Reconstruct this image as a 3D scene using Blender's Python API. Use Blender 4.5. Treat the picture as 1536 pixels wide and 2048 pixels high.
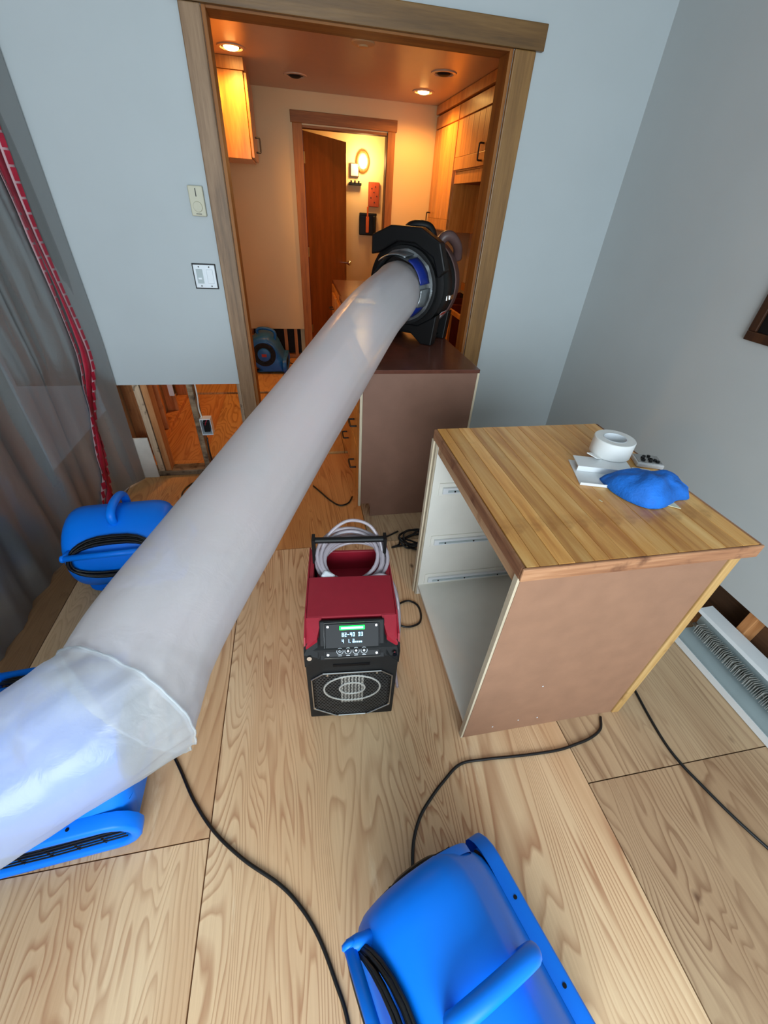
import bpy, bmesh, math, random
from mathutils import Vector, Matrix, noise
for o in list(bpy.data.objects): bpy.data.objects.remove(o)
S = bpy.context.scene; COL = S.collection
PI = math.pi
random.seed(7)
# ------------------------------------------------------------------ camera
YAW, PITCH, ROLL, FPX, CAMH = 0.223793, -0.645601, 0.0667743, 810.69, 1.6
def cam_axes():
    cy, sy, cp, sp = math.cos(YAW), math.sin(YAW), math.cos(PITCH), math.sin(PITCH)
    f = Vector((sy*cp, cy*cp, sp)); r = Vector((cy, -sy, 0)); u = r.cross(f)
    c, s = math.cos(ROLL), math.sin(ROLL)
    return c*r+s*u, -s*r+c*u, f
CR, CU, CF = cam_axes()
cd = bpy.data.cameras.new('camera'); cam = bpy.data.objects.new('camera', cd); COL.objects.link(cam)
cd.sensor_fit = 'HORIZONTAL'; cd.sensor_width = 36; cd.lens = FPX/1536*36; cd.clip_start = .02
M = Matrix((CR, CU, -CF)).transposed().to_4x4(); M.translation = (0, 0, CAMH); cam.matrix_world = M
S.camera = cam
# ------------------------------------------------------------------ light, sky, exposure
S.view_settings.view_transform = 'Standard'; S.view_settings.look = 'None'
S.view_settings.gamma = 1; S.view_settings.use_curve_mapping = False
S.view_settings.exposure = 0.32
w = bpy.data.worlds.new('sky'); S.world = w; w.use_nodes = True
w.node_tree.nodes['Background'].inputs[0].default_value = (.62, .80, 1, 1)
w.node_tree.nodes['Background'].inputs[1].default_value = 1.0
def area(name, loc, rot, sx, sy, power, col, spread=180):
    l = bpy.data.lights.new(name, 'AREA'); l.shape = 'RECTANGLE'; l.size = sx; l.size_y = sy
    l.energy = power; l.color = col; l.spread = math.radians(spread)
    o = bpy.data.objects.new(name, l); COL.objects.link(o); o.location = loc; o.rotation_euler = rot; return o
# daylight through the window behind the camera
area('window_daylight', (-.1, -2.12, 1.45), (math.radians(90), 0, 0), 2.2, 1.7, 100, (.84, .94, 1))
def spot(name, loc, power, col, r=.04, ang=150, blend=.6):
    l = bpy.data.lights.new(name, 'SPOT'); l.energy = power; l.color = col; l.shadow_soft_size = r
    l.spot_size = math.radians(ang); l.spot_blend = blend
    o = bpy.data.objects.new(name, l); COL.objects.link(o); o.location = loc; return o
def point(name, loc, power, col, r=.05):
    l = bpy.data.lights.new(name, 'POINT'); l.energy = power; l.color = col; l.shadow_soft_size = r
    o = bpy.data.objects.new(name, l); COL.objects.link(o); o.location = loc; return o
WARM = (1, .46, .10)
# ------------------------------------------------------------------ materials
def lin(c):
    return tuple((v/255/12.92 if v/255 <= .04045 else ((v/255+.055)/1.055)**2.4) for v in c)+(1,)
class NT:
    def __init__(s, name):
        s.m = bpy.data.materials.new(name); s.m.use_nodes = True; s.t = s.m.node_tree
        s.b = s.t.nodes['Principled BSDF']; s.out = s.t.nodes['Material Output']
    def n(s, typ, **k):
        x = s.t.nodes.new(typ)
        for a, v in k.items(): setattr(x, a, v)
        return x
    def l(s, a, b): s.t.links.new(a, b)
    def math(s, op, a, b=None, c=None, clamp=False):
        x = s.n('ShaderNodeMath', operation=op); x.use_clamp = clamp
        for i, v in enumerate((a, b, c)):
            if v is None: continue
            if isinstance(v, (int, float)): x.inputs[i].default_value = v
            else: s.l(v, x.inputs[i])
        return x.outputs[0]
    def coord(s, scale=(1, 1, 1), rnd=True):
        tc = s.n('ShaderNodeTexCoord'); mp = s.n('ShaderNodeMapping'); mp.inputs['Scale'].default_value = scale
        if rnd:
            oi = s.n('ShaderNodeObjectInfo'); ad = s.n('ShaderNodeVectorMath', operation='MULTIPLY_ADD')
            cb = s.n('ShaderNodeCombineXYZ'); r = s.math('MULTIPLY', oi.outputs['Random'], 37.0)
            for i in range(3): s.l(r, cb.inputs[i])
            ad.inputs[1].default_value = (1, 1, 1)
            s.l(tc.outputs['Object'], ad.inputs[0]); s.l(cb.outputs[0], ad.inputs[2])
            s.l(ad.outputs[0], mp.inputs[0])
        else: s.l(tc.outputs['Object'], mp.inputs[0])
        return mp.outputs[0]
    def noise(s, vec, scale, detail=3, rough=.5, dist=0):
        x = s.n('ShaderNodeTexNoise'); x.inputs['Scale'].default_value = scale
        x.inputs['Detail'].default_value = detail; x.inputs['Roughness'].default_value = rough
        x.inputs['Distortion'].default_value = dist; s.l(vec, x.inputs['Vector']); return x.outputs['Fac']
    def ramp(s, fac, stops):
        x = s.n('ShaderNodeValToRGB'); e = x.color_ramp.elements
        while len(e) < len(stops): e.new(.5)
        for i, (p, c) in enumerate(stops):
            e[i].position = p; e[i].color = c if len(c) == 4 else lin(c)
        s.l(fac, x.inputs[0]); return x.outputs[0]
    def mix(s, fac, a, b, mode='MIX'):
        x = s.n('ShaderNodeMix', data_type='RGBA', blend_type=mode)
        for i, v in ((0, fac), (6, a), (7, b)):
            if isinstance(v, (int, float)): x.inputs[i].default_value = v
            elif isinstance(v, tuple): x.inputs[i].default_value = v if len(v) == 4 else lin(v)
            else: s.l(v, x.inputs[i])
        return x.outputs[2]
    def bump(s, h, strength=.2, dist=.01):
        x = s.n('ShaderNodeBump'); x.inputs['Strength'].default_value = strength; x.inputs['Distance'].default_value = dist
        s.l(h, x.inputs['Height']); s.l(x.outputs[0], s.b.inputs['Normal'])
    def set(s, **k):
        for a, v in k.items():
            i = s.b.inputs[a.replace('_', ' ')]
            if isinstance(v, (int, float, tuple)): i.default_value = v
            else: s.l(v, i)
        return s
def plain(name, c, rough=.5, metal=0, var=.12, nscale=9, bump=0, coat=0, spec=.5):
    t = NT(name); v = t.coord(); f = t.noise(v, nscale, 4)
    a = lin(c); d = tuple(x*(1-var) for x in a[:3])+(1,); u = tuple(min(1, x*(1+var)) for x in a[:3])+(1,)
    t.set(Base_Color=t.ramp(f, [(.3, d), (.7, u)]), Roughness=rough, Metallic=metal, Coat_Weight=coat, Specular_IOR_Level=spec)
    if bump: t.bump(t.noise(v, nscale*8, 3), bump, .004)
    return t.m
def wood(name, cols, axis=2, rough=.5, scale=1.0, stretch=14, coat=0, dirt=None):
    """grain runs along axis"""
    t = NT(name); sc = [stretch*scale]*3; sc[axis] = 1.0*scale; v = t.coord(tuple(sc))
    f = t.noise(v, 1.6, 5, .6, .35); g = t.noise(v, 9, 2, .6)
    f = t.math('ADD', t.math('MULTIPLY', f, .75), t.math('MULTIPLY', g, .25))
    c = t.ramp(f, [(.32, cols[0]), (.5, cols[1]), (.68, cols[2])])
    oi = t.n('ShaderNodeObjectInfo')
    hv = t.n('ShaderNodeHueSaturation'); t.l(t.math('ADD', t.math('MULTIPLY', oi.outputs['Random'], .34), .83), hv.inputs['Value']); t.l(c, hv.inputs['Color'])
    c = hv.outputs[0]
    if dirt:
        vv = t.coord((1, 1, 1)); d = t.noise(vv, dirt[1], 4, .6)
        c = t.mix(t.ramp(d, [(dirt[2], (0, 0, 0, 1)), (dirt[2]+.16, (1, 1, 1, 1))]), c, dirt[0])
    t.set(Base_Color=c, Roughness=rough, Coat_Weight=coat, Coat_Roughness=.25); t.bump(g, .08, .003)
    return t.m
def plywood(name, base, line, pale, k=9.0, rough=.55):
    t = NT(name); v = t.coord((1, .13, 1)); v2 = t.coord((1, 1, 1))
    f = t.noise(v, 2.7, 3.2, .5, .75)
    ph = t.math('FRACT', t.math('MULTIPLY', f, k*5.6))
    edge = t.ramp(ph, [(.0, (0, 0, 0, 1)), (.5, (.08, .08, .08, 1)), (.88, (1, 1, 1, 1)), (1, (0, 0, 0, 1))])
    vf = t.coord((60, 2.2, 1)); fib = t.noise(vf, 2, 3, .6)
    amt = t.math('MULTIPLY', edge, t.ramp(t.noise(v2, 1.7, 2), [(.38, (.35, .35, .35, 1)), (.60, (1, 1, 1, 1))]))
    c = t.mix(t.noise(v2, 1.3, 3), base, pale)
    c = t.mix(t.ramp(t.noise(v, 4.5, 3), [(.4, (0, 0, 0, 1)), (.7, (.6, .6, .6, 1))]), c, t.mix(.5, base, line))
    c = t.mix(t.math('MULTIPLY', amt, .72), c, line)
    c = t.mix(t.math('MULTIPLY', fib, .35), c, line)
    # knots
    vo = t.n('ShaderNodeTexVoronoi'); vo.inputs['Scale'].default_value = 4.2
    mpv = t.coord((1, .62, 1)); t.l(mpv, vo.inputs['Vector'])
    kn = t.ramp(vo.outputs['Distance'], [(.0, (.55, .55, .55, 1)), (.035, (.9, .9, .9, 1)), (.05, (.35, .35, .35, 1)), (.07, (0, 0, 0, 1))])
    gate = t.math('GREATER_THAN', t.n('ShaderNodeSeparateColor').outputs[0], 2)
    sc = t.n('ShaderNodeSeparateColor'); t.l(vo.outputs['Color'], sc.inputs[0])
    gate = t.math('GREATER_THAN', sc.outputs[0], .3)
    c = t.mix(t.math('MULTIPLY', kn, gate), c, lin((88, 52, 30)))
    # pale scuffs
    sv = t.coord((9, 1.4, 1)); c = t.mix(t.ramp(t.noise(sv, 1.9, 6, .7), [(.62, (0, 0, 0, 1)), (.75, (.5, .5, .5, 1))]), c, pale)
    t.set(Base_Color=c, Roughness=rough); t.bump(t.math('ADD', fib, edge), .12, .002)
    return t.m
def emis(name, c, s):
    t = NT(name); t.set(Base_Color=lin(c), Emission_Color=lin(c), Emission_Strength=float(s)); return t.m
def film(name, trans, tint, gl=.25, bscale=6, glossmix=.12, sheen=0.5, soft=0):
    t = NT(name); v = t.coord((1, 1, 1), False)
    tr = t.n('ShaderNodeBsdfTransparent'); tr.inputs[0].default_value = (.93, .98, 1, 1)
    di = t.n('ShaderNodeBsdfDiffuse'); tl = t.n('ShaderNodeBsdfTranslucent'); g = t.n('ShaderNodeBsdfGlossy')
    c = t.mix(t.noise(v, bscale, 4), tint, tuple(min(255, x+10) for x in tint))
    t.l(c, di.inputs[0]); t.l(c, tl.inputs[0]); g.inputs['Roughness'].default_value = gl
    b = t.n('ShaderNodeBump'); b.inputs['Strength'].default_value = .35; b.inputs['Distance'].default_value = .006
    t.l(t.noise(v, bscale*3, 4, .55, .8), b.inputs['Height']); t.l(b.outputs[0], g.inputs['Normal']); t.l(b.outputs[0], di.inputs['Normal'])
    m1 = t.n('ShaderNodeMixShader'); m1.inputs[0].default_value = sheen; t.l(di.outputs[0], m1.inputs[1]); t.l(tl.outputs[0], m1.inputs[2])
    rf = t.n('ShaderNodeBsdfRefraction'); rf.inputs['Color'].default_value = (.95, .96, 1, 1); rf.inputs['Roughness'].default_value = .6; rf.inputs['IOR'].default_value = 1.22
    mt = t.n('ShaderNodeMixShader'); mt.inputs[0].default_value = soft; t.l(tr.outputs[0], mt.inputs[1]); t.l(rf.outputs[0], mt.inputs[2])
    m2 = t.n('ShaderNodeMixShader'); m2.inputs[0].default_value = trans; t.l(m1.outputs[0], m2.inputs[1]); t.l(mt.outputs[0], m2.inputs[2])
    lw = t.n('ShaderNodeLayerWeight'); lw.inputs[0].default_value = .35
    m3 = t.n('ShaderNodeMixShader'); t.l(t.math('ADD', t.math('MULTIPLY', lw.outputs['Fresnel'], .28), glossmix), m3.inputs[0])
    t.l(m2.outputs[0], m3.inputs[1]); t.l(g.outputs[0], m3.inputs[2]); t.l(m3.outputs[0], t.out.inputs[0])
    return t.m
MT = {}
MT['wall'] = plain('painted_wall', (182, 191, 194), .6, var=.02, nscale=3, bump=.06)
MT['wall_r'] = plain('painted_side_wall', (192, 196, 196), .6, var=.02, nscale=3, bump=.06)
MT['kwall'] = plain('kitchen_paint', (216, 188, 140), .6, var=.02, nscale=3)
MT['ceil'] = plain('ceiling_paint', (196, 170, 146), .34, var=.02)
MT['gyp'] = plain('gypsum_edge', (215, 210, 200), .9)
MT['oak'] = wood('oak_trim', [(104, 72, 34), (132, 94, 46), (152, 112, 60)], 2, .42, coat=.25)
MT['oakx'] = wood('oak_trim_across', [(96, 68, 32), (120, 86, 42), (140, 104, 56)], 0, .42, coat=.25)
MT['oakk'] = wood('amber_oak_trim', [(120, 68, 18), (146, 88, 28), (166, 106, 42)], 2, .6)
MT['oakkx'] = wood('amber_oak_trim_across', [(120, 68, 18), (146, 88, 28), (166, 106, 42)], 0, .6)
MT['oakw'] = wood('worn_oak_trim', [(104, 78, 50), (142, 110, 78), (170, 138, 104)], 2, .5)
MT['door'] = wood('dark_door_veneer', [(92, 44, 12), (112, 54, 18), (128, 66, 26)], 2, .38, stretch=9)
MT['cabw'] = wood('maple_cabinet', [(176, 112, 46), (204, 138, 62), (224, 162, 84)], 2, .35, coat=.3)
MT['red'] = wood('red_brown_panel', [(88, 30, 14), (110, 40, 20), (128, 52, 28)], 2, .5)
MT['stud'] = wood('fir_stud', [(150, 92, 48), (186, 124, 72), (206, 150, 98)], 2, .7, dirt=((60, 42, 30), 9, .60))
MT['studx'] = wood('fir_plate', [(150, 92, 48), (186, 124, 72), (206, 150, 98)], 0, .7, dirt=((60, 42, 30), 7, .55))
MT['mold'] = wood('mouldy_stud', [(130, 110, 90), (168, 142, 116), (196, 172, 142)], 2, .8, dirt=((46, 38, 32), 22, .56))
MT['plateg'] = wood('grey_worn_plate', [(100, 84, 66), (140, 118, 92), (172, 150, 120)], 0, .8, dirt=((58, 42, 32), 12, .52))
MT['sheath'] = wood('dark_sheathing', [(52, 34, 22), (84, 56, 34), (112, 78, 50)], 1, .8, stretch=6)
MT['ply'] = plywood('plywood_pale', (242, 198, 146), (158, 92, 50), (252, 228, 188))
MT['plyo'] = plywood('plywood_warm', (216, 150, 84), (146, 74, 30), (232, 182, 120))
MT['plyg'] = plywood('plywood_grey', (194, 156, 118), (118, 76, 46), (216, 190, 152))
MT['plyb'] = plywood('plywood_brown', (146, 106, 70), (96, 62, 36), (170, 130, 92))
MT['plyk'] = plywood('plywood_kitchen', (206, 152, 86), (146, 92, 44), (226, 184, 120), 4)
MT['gap'] = plain('dark_gap', (40, 28, 20), .9)
MT['brown'] = plain('brown_hardboard', (152, 114, 90), .6, var=.07, nscale=14, bump=.1)
MT['brownd'] = plain('brown_laminate_panel', (124, 90, 74), .55, var=.05, nscale=12, bump=.06)
MT['lamtop'] = plain('dark_brown_laminate', (96, 56, 44), .22, var=.15, nscale=16)
MT['white'] = plain('white_melamine', (234, 232, 222), .4, var=.03)
MT['metalw'] = plain('white_enamel', (226, 230, 232), .3, var=.03)
MT['steel'] = plain('zinc_steel', (190, 192, 192), .32, 1, var=.12)
MT['chrome'] = plain('chrome', (225, 225, 225), .12, 1, var=.02)
MT['alu'] = plain('aluminium_fins', (188, 188, 182), .4, .35, var=.15)
MT['heat'] = plain('grey_enamel', (172, 186, 188), .4, var=.05)
MT['pine'] = wood('pine_strip', [(170, 128, 72), (198, 158, 98), (214, 180, 124)], 2, .5, dirt=((120, 82, 44), 8, .62))
MT['plyedge'] = wood('pale_board_edge', [(186, 172, 146), (208, 194, 168), (222, 212, 190)], 2, .6)
MT['blue'] = plain('blue_polyethylene', (0, 128, 255), .42, var=.04, nscale=3, bump=.02, spec=.3)
MT['blued'] = plain('dark_blue_polyethylene', (16, 92, 164), .4, var=.08)
MT['black'] = plain('black_plastic', (13, 13, 14), .45, var=.15, spec=.3)
MT['blackm'] = plain('matt_black_plastic', (20, 21, 22), .6, var=.15, bump=.1, spec=.3)
MT['rubber'] = plain('black_cable_rubber', (14, 14, 15), .36, var=.1)
MT['crim'] = plain('crimson_powder_coat', (158, 30, 48), .42, var=.04, nscale=30, bump=.06)
MT['tape'] = plain('white_tape', (232, 234, 232), .45, var=.02)
MT['beige'] = plain('beige_plastic', (196, 194, 172), .5, var=.02)
MT['swit'] = plain('switch_white', (226, 234, 240), .3, var=.01)
MT['redtape'] = plain('red_zip_tape', (158, 20, 48), .45, var=.18, nscale=20)
MT['pinktape'] = plain('pale_zip_edge', (190, 150, 156), .5, var=.1)
MT['duct'] = film('duct_film', .54, (255, 246, 252), .26, 5, .03, .2, .35)
MT['duct2'] = film('duct_film_folded', .72, (244, 252, 255), .28, 6, .025, .2, .35)
MT['sheet'] = film('curtain_film', .04, (112, 116, 116), .34, 4, .02, .2)
MT['mesh'] = plain('dark_steel_mesh', (96, 102, 106), .35, .6)
MT['silver'] = plain('silver_duct_tape', (150, 156, 160), .3, .75, var=.25, nscale=25, bump=.4)
MT['bluetape'] = plain('blue_film', (18, 42, 130), .35, var=.2, nscale=20)
MT['cloth'] = plain('blue_bag_cloth', (16, 108, 206), .75, var=.28, nscale=16, bump=.5)
MT['cream'] = plain('cream_tag', (226, 222, 186), .6)
MT['plum'] = plain('brown_purple_plastic', (88, 66, 64), .4, var=.1)
MT['hooks'] = plain('black_iron', (28, 20, 16), .5)
MT['tile'] = plain('cream_tile', (216, 200, 178), .3, var=.03)
MT['tiled'] = plain('dark_tile', (70, 40, 34), .4)
MT['panelb'] = plain('gloss_black_panel', (8, 10, 14), .35, var=.05, spec=.15)
MT['led'] = emis('green_led', (10, 255, 70), 2.2)
MT['lcd'] = emis('lcd_glow', (150, 215, 255), 2.0)
MT['bulb'] = emis('warm_bulb', (255, 196, 110), 30)
MT['bulb2'] = emis('sconce_bulb', (255, 205, 120), 14)
MT['insul_shade'] = plain('insulation_void_shade', (34, 26, 22), .9)  # near-black; also puts the shade of cavities and openings into the colour
MT['orange'] = plain('orange_handle', (206, 92, 30), .5)
MT['label'] = plain('paper_label', (205, 205, 205), .5, var=.1, nscale=60)
MT['redl'] = plain('red_label', (170, 50, 34), .5)
MT['dkfr'] = wood('dark_frame', [(40, 22, 10), (58, 32, 16), (74, 44, 22)], 2, .4)
MT['wax'] = wood('carved_wood', [(120, 46, 20), (150, 62, 28), (172, 80, 38)], 2, .4)
def hose_mat():
    t = NT('clear_vinyl_hose'); t.set(Base_Color=lin((205, 196, 204)), Roughness=.12, Transmission_Weight=.55, IOR=1.3, Coat_Weight=.5); return t.m
MT['hose'] = hose_mat()
def butcher():
    t = NT('butcher_block_oil'); v = t.coord((16, 1.1, 8)); f = t.noise(v, 1.6, 5, .6, .4)
    c = t.ramp(f, [(.3, (192, 124, 54)), (.5, (222, 162, 86)), (.7, (240, 194, 122))])
    oi = t.n('ShaderNodeObjectInfo'); hv = t.n('ShaderNodeHueSaturation')
    t.l(t.math('ADD', t.math('MULTIPLY', oi.outputs['Random'], .34), .84), hv.inputs['Value']); t.l(c, hv.inputs['Color'])
    v2 = t.coord((1, 1, 1), False); st = t.ramp(t.noise(v2, 4.2, 4, .6, 1.0), [(.56, (0, 0, 0, 1)), (.72, (.62, .62, .62, 1))])
    c = t.mix(st, hv.outputs[0], lin((158, 98, 34)))
    # ring stains
    t.set(Base_Color=c, Roughness=.36, Coat_Weight=.25, Coat_Roughness=.3); t.bump(f, .06, .002); return t.m
MT['butch'] = butcher()
MT['bark'] = wood('worn_block_edge', [(118, 74, 50), (160, 112, 78), (196, 150, 112)], 0, .6, dirt=((96, 56, 36), 10, .56))
MT['bed'] = wood('pinkish_pine_rail', [(166, 126, 92), (192, 152, 114), (210, 172, 134)], 1, .6, dirt=((130, 84, 50), 8, .58))
MT['barky'] = wood('worn_block_side', [(118, 74, 50), (160, 112, 78), (196, 150, 112)], 1, .6, dirt=((96, 56, 36), 10, .56))
# ------------------------------------------------------------------ geometry helpers
def link(name, me, mat, parent=None, smooth=False):
    o = bpy.data.objects.new(name, me); COL.objects.link(o)
    if mat is not None: me.materials.append(MT[mat] if isinstance(mat, str) else mat)
    if smooth:
        for p in me.polygons: p.use_smooth = True
    if parent is not None: o.parent = parent
    return o
def fin(name, bm, mat, parent=None, smooth=False, bev=0, seg=2, auto=None, loc=None):
    bmesh.ops.recalc_face_normals(bm, faces=bm.faces)
    me = bpy.data.meshes.new(name); bm.to_mesh(me); bm.free()
    o = link(name, me, mat, parent, smooth or auto is not None)
    if bev:
        b = o.modifiers.new('b', 'BEVEL'); b.width = bev; b.segments = seg; b.limit_method = 'ANGLE'; b.angle_limit = math.radians(40)
    if auto is not None:
        me.set_sharp_from_angle(angle=math.radians(auto))
    if loc: o.location = loc
    return o
def box(bm, x0, x1, y0, y1, z0, z1, mtx=None):
    vs = [bm.verts.new((x, y, z)) for z in (z0, z1) for y in (y0, y1) for x in (x0, x1)]
    for q in ((0, 2, 3, 1), (4, 5, 7, 6), (0, 1, 5, 4), (2, 6, 7, 3), (0, 4, 6, 2), (1, 3, 7, 5)):
        bm.faces.new([vs[i] for i in q])
    if mtx is not None: bmesh.ops.transform(bm, matrix=mtx, verts=vs)
    return vs
def B(name, x0, x1, y0, y1, z0, z1, mat, parent=None, bev=0, seg=2, rot=None):
    """box whose origin is its centre"""
    c = Vector(((x0+x1)/2, (y0+y1)/2, (z0+z1)/2)); bm = bmesh.new()
    box(bm, x0-c.x, x1-c.x, y0-c.y, y1-c.y, z0-c.z, z1-c.z)
    o = fin(name, bm, mat, parent, bev=bev, seg=seg); o.location = c
    if rot: o.rotation_euler = rot
    return o
def rings(bm, rr, cap=True, closed=True):
    R = [[bm.verts.new(p) for p in r] for r in rr]; n = len(R[0])
    for a, b in zip(R, R[1:]):
        for i in range(n if closed else n-1):
            j = (i+1) % n; bm.faces.new((a[i], a[j], b[j], b[i]))
    if cap:
        bm.faces.new(R[0][::-1]); bm.faces.new(R[-1])
    return R
def catmull(P, n=8):
    P = [Vector(p) for p in P]; out = []
    Q = [P[0]*2-P[1]]+P+[P[-1]*2-P[-2]]
    for i in range(1, len(Q)-2):
        a, b, c, d = Q[i-1:i+3]
        for k in range(n):
            t = k/n; out.append(.5*((2*b)+(c-a)*t+(2*a-5*b+4*c-d)*t*t+(3*b-a-3*c+d)*t**3))
    out.append(P[-1]); return out
def tube(bm, pts, r, seg=8, closed=False, cap=True):
    pts = [Vector(p) for p in pts]; n = len(pts); rr = []
    T = []
    for i in range(n):
        a = pts[i-1] if (i > 0 or closed) else pts[i]; b = pts[(i+1) % n] if (i < n-1 or closed) else pts[i]
        T.append((b-a).normalized())
    up = Vector((0, 0, 1)) if abs(T[0].z) < .9 else Vector((1, 0, 0))
    N = (up-T[0]*up.dot(T[0])).normalized()
    for i in range(n):
        N = (N-T[i]*N.dot(T[i])).normalized(); Bn = T[i].cross(N)
        ri = r[i] if isinstance(r, (list, tuple)) else r
        rr.append([pts[i]+ri*(math.cos(2*PI*k/seg)*N+math.sin(2*PI*k/seg)*Bn) for k in range(seg)])
    if closed: rr.append(rr[0])
    if closed:
        R = [[bm.verts.new(p) for p in q] for q in rr[:-1]]; R.append(R[0])
        # best twist match
        for a, b in zip(R, R[1:]):
            off = 0
            if b is R[0]: off = min(range(seg), key=lambda o: (a[0].co-b[o].co).length)
            for k in range(seg):
                bm.faces.new((a[k], a[(k+1) % seg], b[(k+1+off) % seg], b[(k+off) % seg]))
    else: rings(bm, rr, cap)
def TUBE(name, pts, r, mat, parent=None, seg=8, n=8, closed=False, smooth=True):
    bm = bmesh.new(); p = catmull(pts, n) if n > 1 else pts; tube(bm, p, r, seg, closed); return fin(name, bm, mat, parent, smooth)
def cyl(bm, c, ax, r, h, seg=24, r2=None, cap=True):
    """cylinder from c along ax (unit) of length h"""
    c = Vector(c); ax = Vector(ax).normalized(); r2 = r if r2 is None else r2
    u = ax.orthogonal().normalized(); v = ax.cross(u)
    rr = [[c+ax*t+rad*(math.cos(2*PI*k/seg)*u+math.sin(2*PI*k/seg)*v) for k in range(seg)] for t, rad in ((0, r), (h, r2))]
    rings(bm, rr, cap)
def CYL(name, c, ax, r, h, mat, parent=None, seg=24, r2=None, bev=0):
    bm = bmesh.new(); cyl(bm, c, ax, r, h, seg, r2); return fin(name, bm, mat, parent, auto=40, bev=bev)
def lathe(bm, c, ax, prof, seg=32, cap=False):
    c = Vector(c); ax = Vector(ax).normalized(); u = ax.orthogonal().normalized(); v = ax.cross(u)
    rings(bm, [[c+ax*t+rad*(math.cos(2*PI*k/seg)*u+math.sin(2*PI*k/seg)*v) for k in range(seg)] for t, rad in prof], cap)
def prism(bm, poly, ax, d0, d1):
    """poly: list of 2-tuples in the plane normal to ax (0:x,1:y,2:z)"""
    def mk(p, d):
        return {0: (d, p[0], p[1]), 1: (p[0], d, p[1]), 2: (p[0], p[1], d)}[ax]
    rings(bm, [[mk(p, d0) for p in poly], [mk(p, d1) for p in poly]])
def E(name, label, cat, loc=(0, 0, 0), rz=0, group=None):
    o = bpy.data.objects.new(name, None); COL.objects.link(o); o.location = loc; o.rotation_euler = (0, 0, rz); o.empty_display_size = .05
    return tag(o, label, cat, group)
def tag(o, label, cat, group=None):
    o['label'] = label; o['category'] = cat
    if group: o['group'] = group
    return o
def lab(o, l): o['label'] = l; return o
def ST(o, l=None):
    o['kind'] = 'structure'
    if l: o['label'] = l
    return o
# ================================================================== SETTING
WY, WX, KY, KX = 2.65, 1.85, 5.33, 2.0        # opening wall, right wall, kitchen back wall, kitchen right wall
CUT = .655
# --- floor: dark joist void below, plywood sheets on top
fl = ST(B('floor', -1.75, 2.1, -2.3, 7.1, -.09, -.022, 'gap'), 'plywood subfloor laid bare, sheets with dark joints')
def sheet(x0, x1, y0, y1, mat, z=0, th=.02, g=.002):
    o = B('plywood_sheet', x0+g, x1-g, y0+g, y1-g, z-th, z, mat); o.parent = fl
    o.location = Vector(o.location)-fl.location; return o
fl_sheets = [(-1.75, -1.187, -2.2, .9, 'plyb'), (-1.75, -1.187, .9, 2.88, 'plyb'),
 (-1.187, -.38, .474, 1.785, 'ply'), (-1.187, -.38, -.75, .474, 'ply'), (-1.187, -.36, -2.2, -.75, 'ply'),
 (-.38, .905, -.75, 1.785, 'ply'), (-.36, .905, -2.2, -.75, 'ply'),
 (.905, 1.98, .412, 1.70, 'plyg'), (.905, 1.98, -.85, .412, 'plyg'), (.905, 1.98, -2.2, -.85, 'plyg'),
 (.905, 1.98, 1.70, 2.88, 'plyg'), (-1.187, .33, 1.785, 2.88, 'plyo'), (.33, .905, 1.785, 2.88, 'plyg')]
for i, a in enumerate(fl_sheets):
    sheet(*a)
for a in [(-1.75, -.75, 2.88, 4.2, 'plyo'), (-.75, .3, 2.88, 4.15, 'plyk'), (.3, 2.0, 2.88, 4.2, 'plyk'), (-1.75, -.2, 4.2, 5.33, 'plyk'),
          (-.2, 2.0, 4.2, 5.33, 'plyo'), (-.4, 2.0, 5.33, 7.1, 'plyb')]:
    sheet(*a, z=.0 if a[1] == -.75 else .018, th=.038)
# --- wall with the cased opening (main wall)
def wallobj(name, boxes, mat, label=None, parent=None):
    bm = bmesh.new()
    for b in boxes: box(bm, *b)
    o = fin(name, bm, mat, parent); return ST(o, label) if parent is None else o
OX0, OX1, OZ = -.30, 1.075, 2.205
wallobj('wall_back', [(-1.62, OX0, WY, WY+.013, CUT, 2.75), (OX0, OX1, WY, WY+.013, OZ+.0185, 2.75), (OX1, WX+.15, WY, WY+.013, 0, 2.75),
                      (-1.62, OX0, WY+.11, WY+.123, CUT+.05, 2.75), (OX0, OX1, WY+.11, WY+.123, OZ+.0185, 2.75), (OX0-.02, OX1+.02, WY+.013, WY+.11, OZ+.0185, 2.3), (OX1, KX, WY+.11, WY+.123, 0, 2.75),
                      (-1.1, OX0, WY+.013, WY+.11, 2.3, 2.45)], 'wall', 'pale blue-white drywall, cut off low beside the doorway')
# frame lumber exposed under the cut drywall
t = ST(E('trim_1', 'exposed wall studs under the cut drywall', None)); del t['category']; studs = t
def stud(n, x0, x1, y0, y1, z0, z1, m='stud', l=None):
    o = B(n, x0, x1, y0, y1, z0, z1, m, studs, bev=.003)
    if l: lab(o, l)
    return o
stud('bottom_plate', -1.16, -.372, WY+.012, WY+.108, .0, .038, 'plateg', 'grey stained bottom plate')
stud('stud', -1.02, -.982, WY+.014, WY+.108, .039, CUT+.3, 'mold', 'mould-spotted stud')
stud('stud', -.975, -.937, WY+.014, WY+.108, .039, CUT+.3)
stud('stud', -.712, -.678, WY+.014, WY+.108, .039, CUT+.3, 'plateg', 'greyish stud beside the outlet box')
stud('stud', -.41, -.372, WY+.014, WY+.108, .039, CUT+.3, 'mold')
stud('drywall_remnant', -1.12, -1.024, WY-.002, WY+.012, .0, .30, 'gyp', 'broken white strip of drywall left at the corner')
for i, y in enumerate((2.92, 3.06, 3.34, 3.72, 4.1, 4.5, 4.9)):
    stud('stud', -1.19, -1.10, y, y+.038, .039, CUT+.2)
stud('bottom_plate', -1.19, -1.10, 2.8, 5.3, .0, .038, 'stud')
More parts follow.
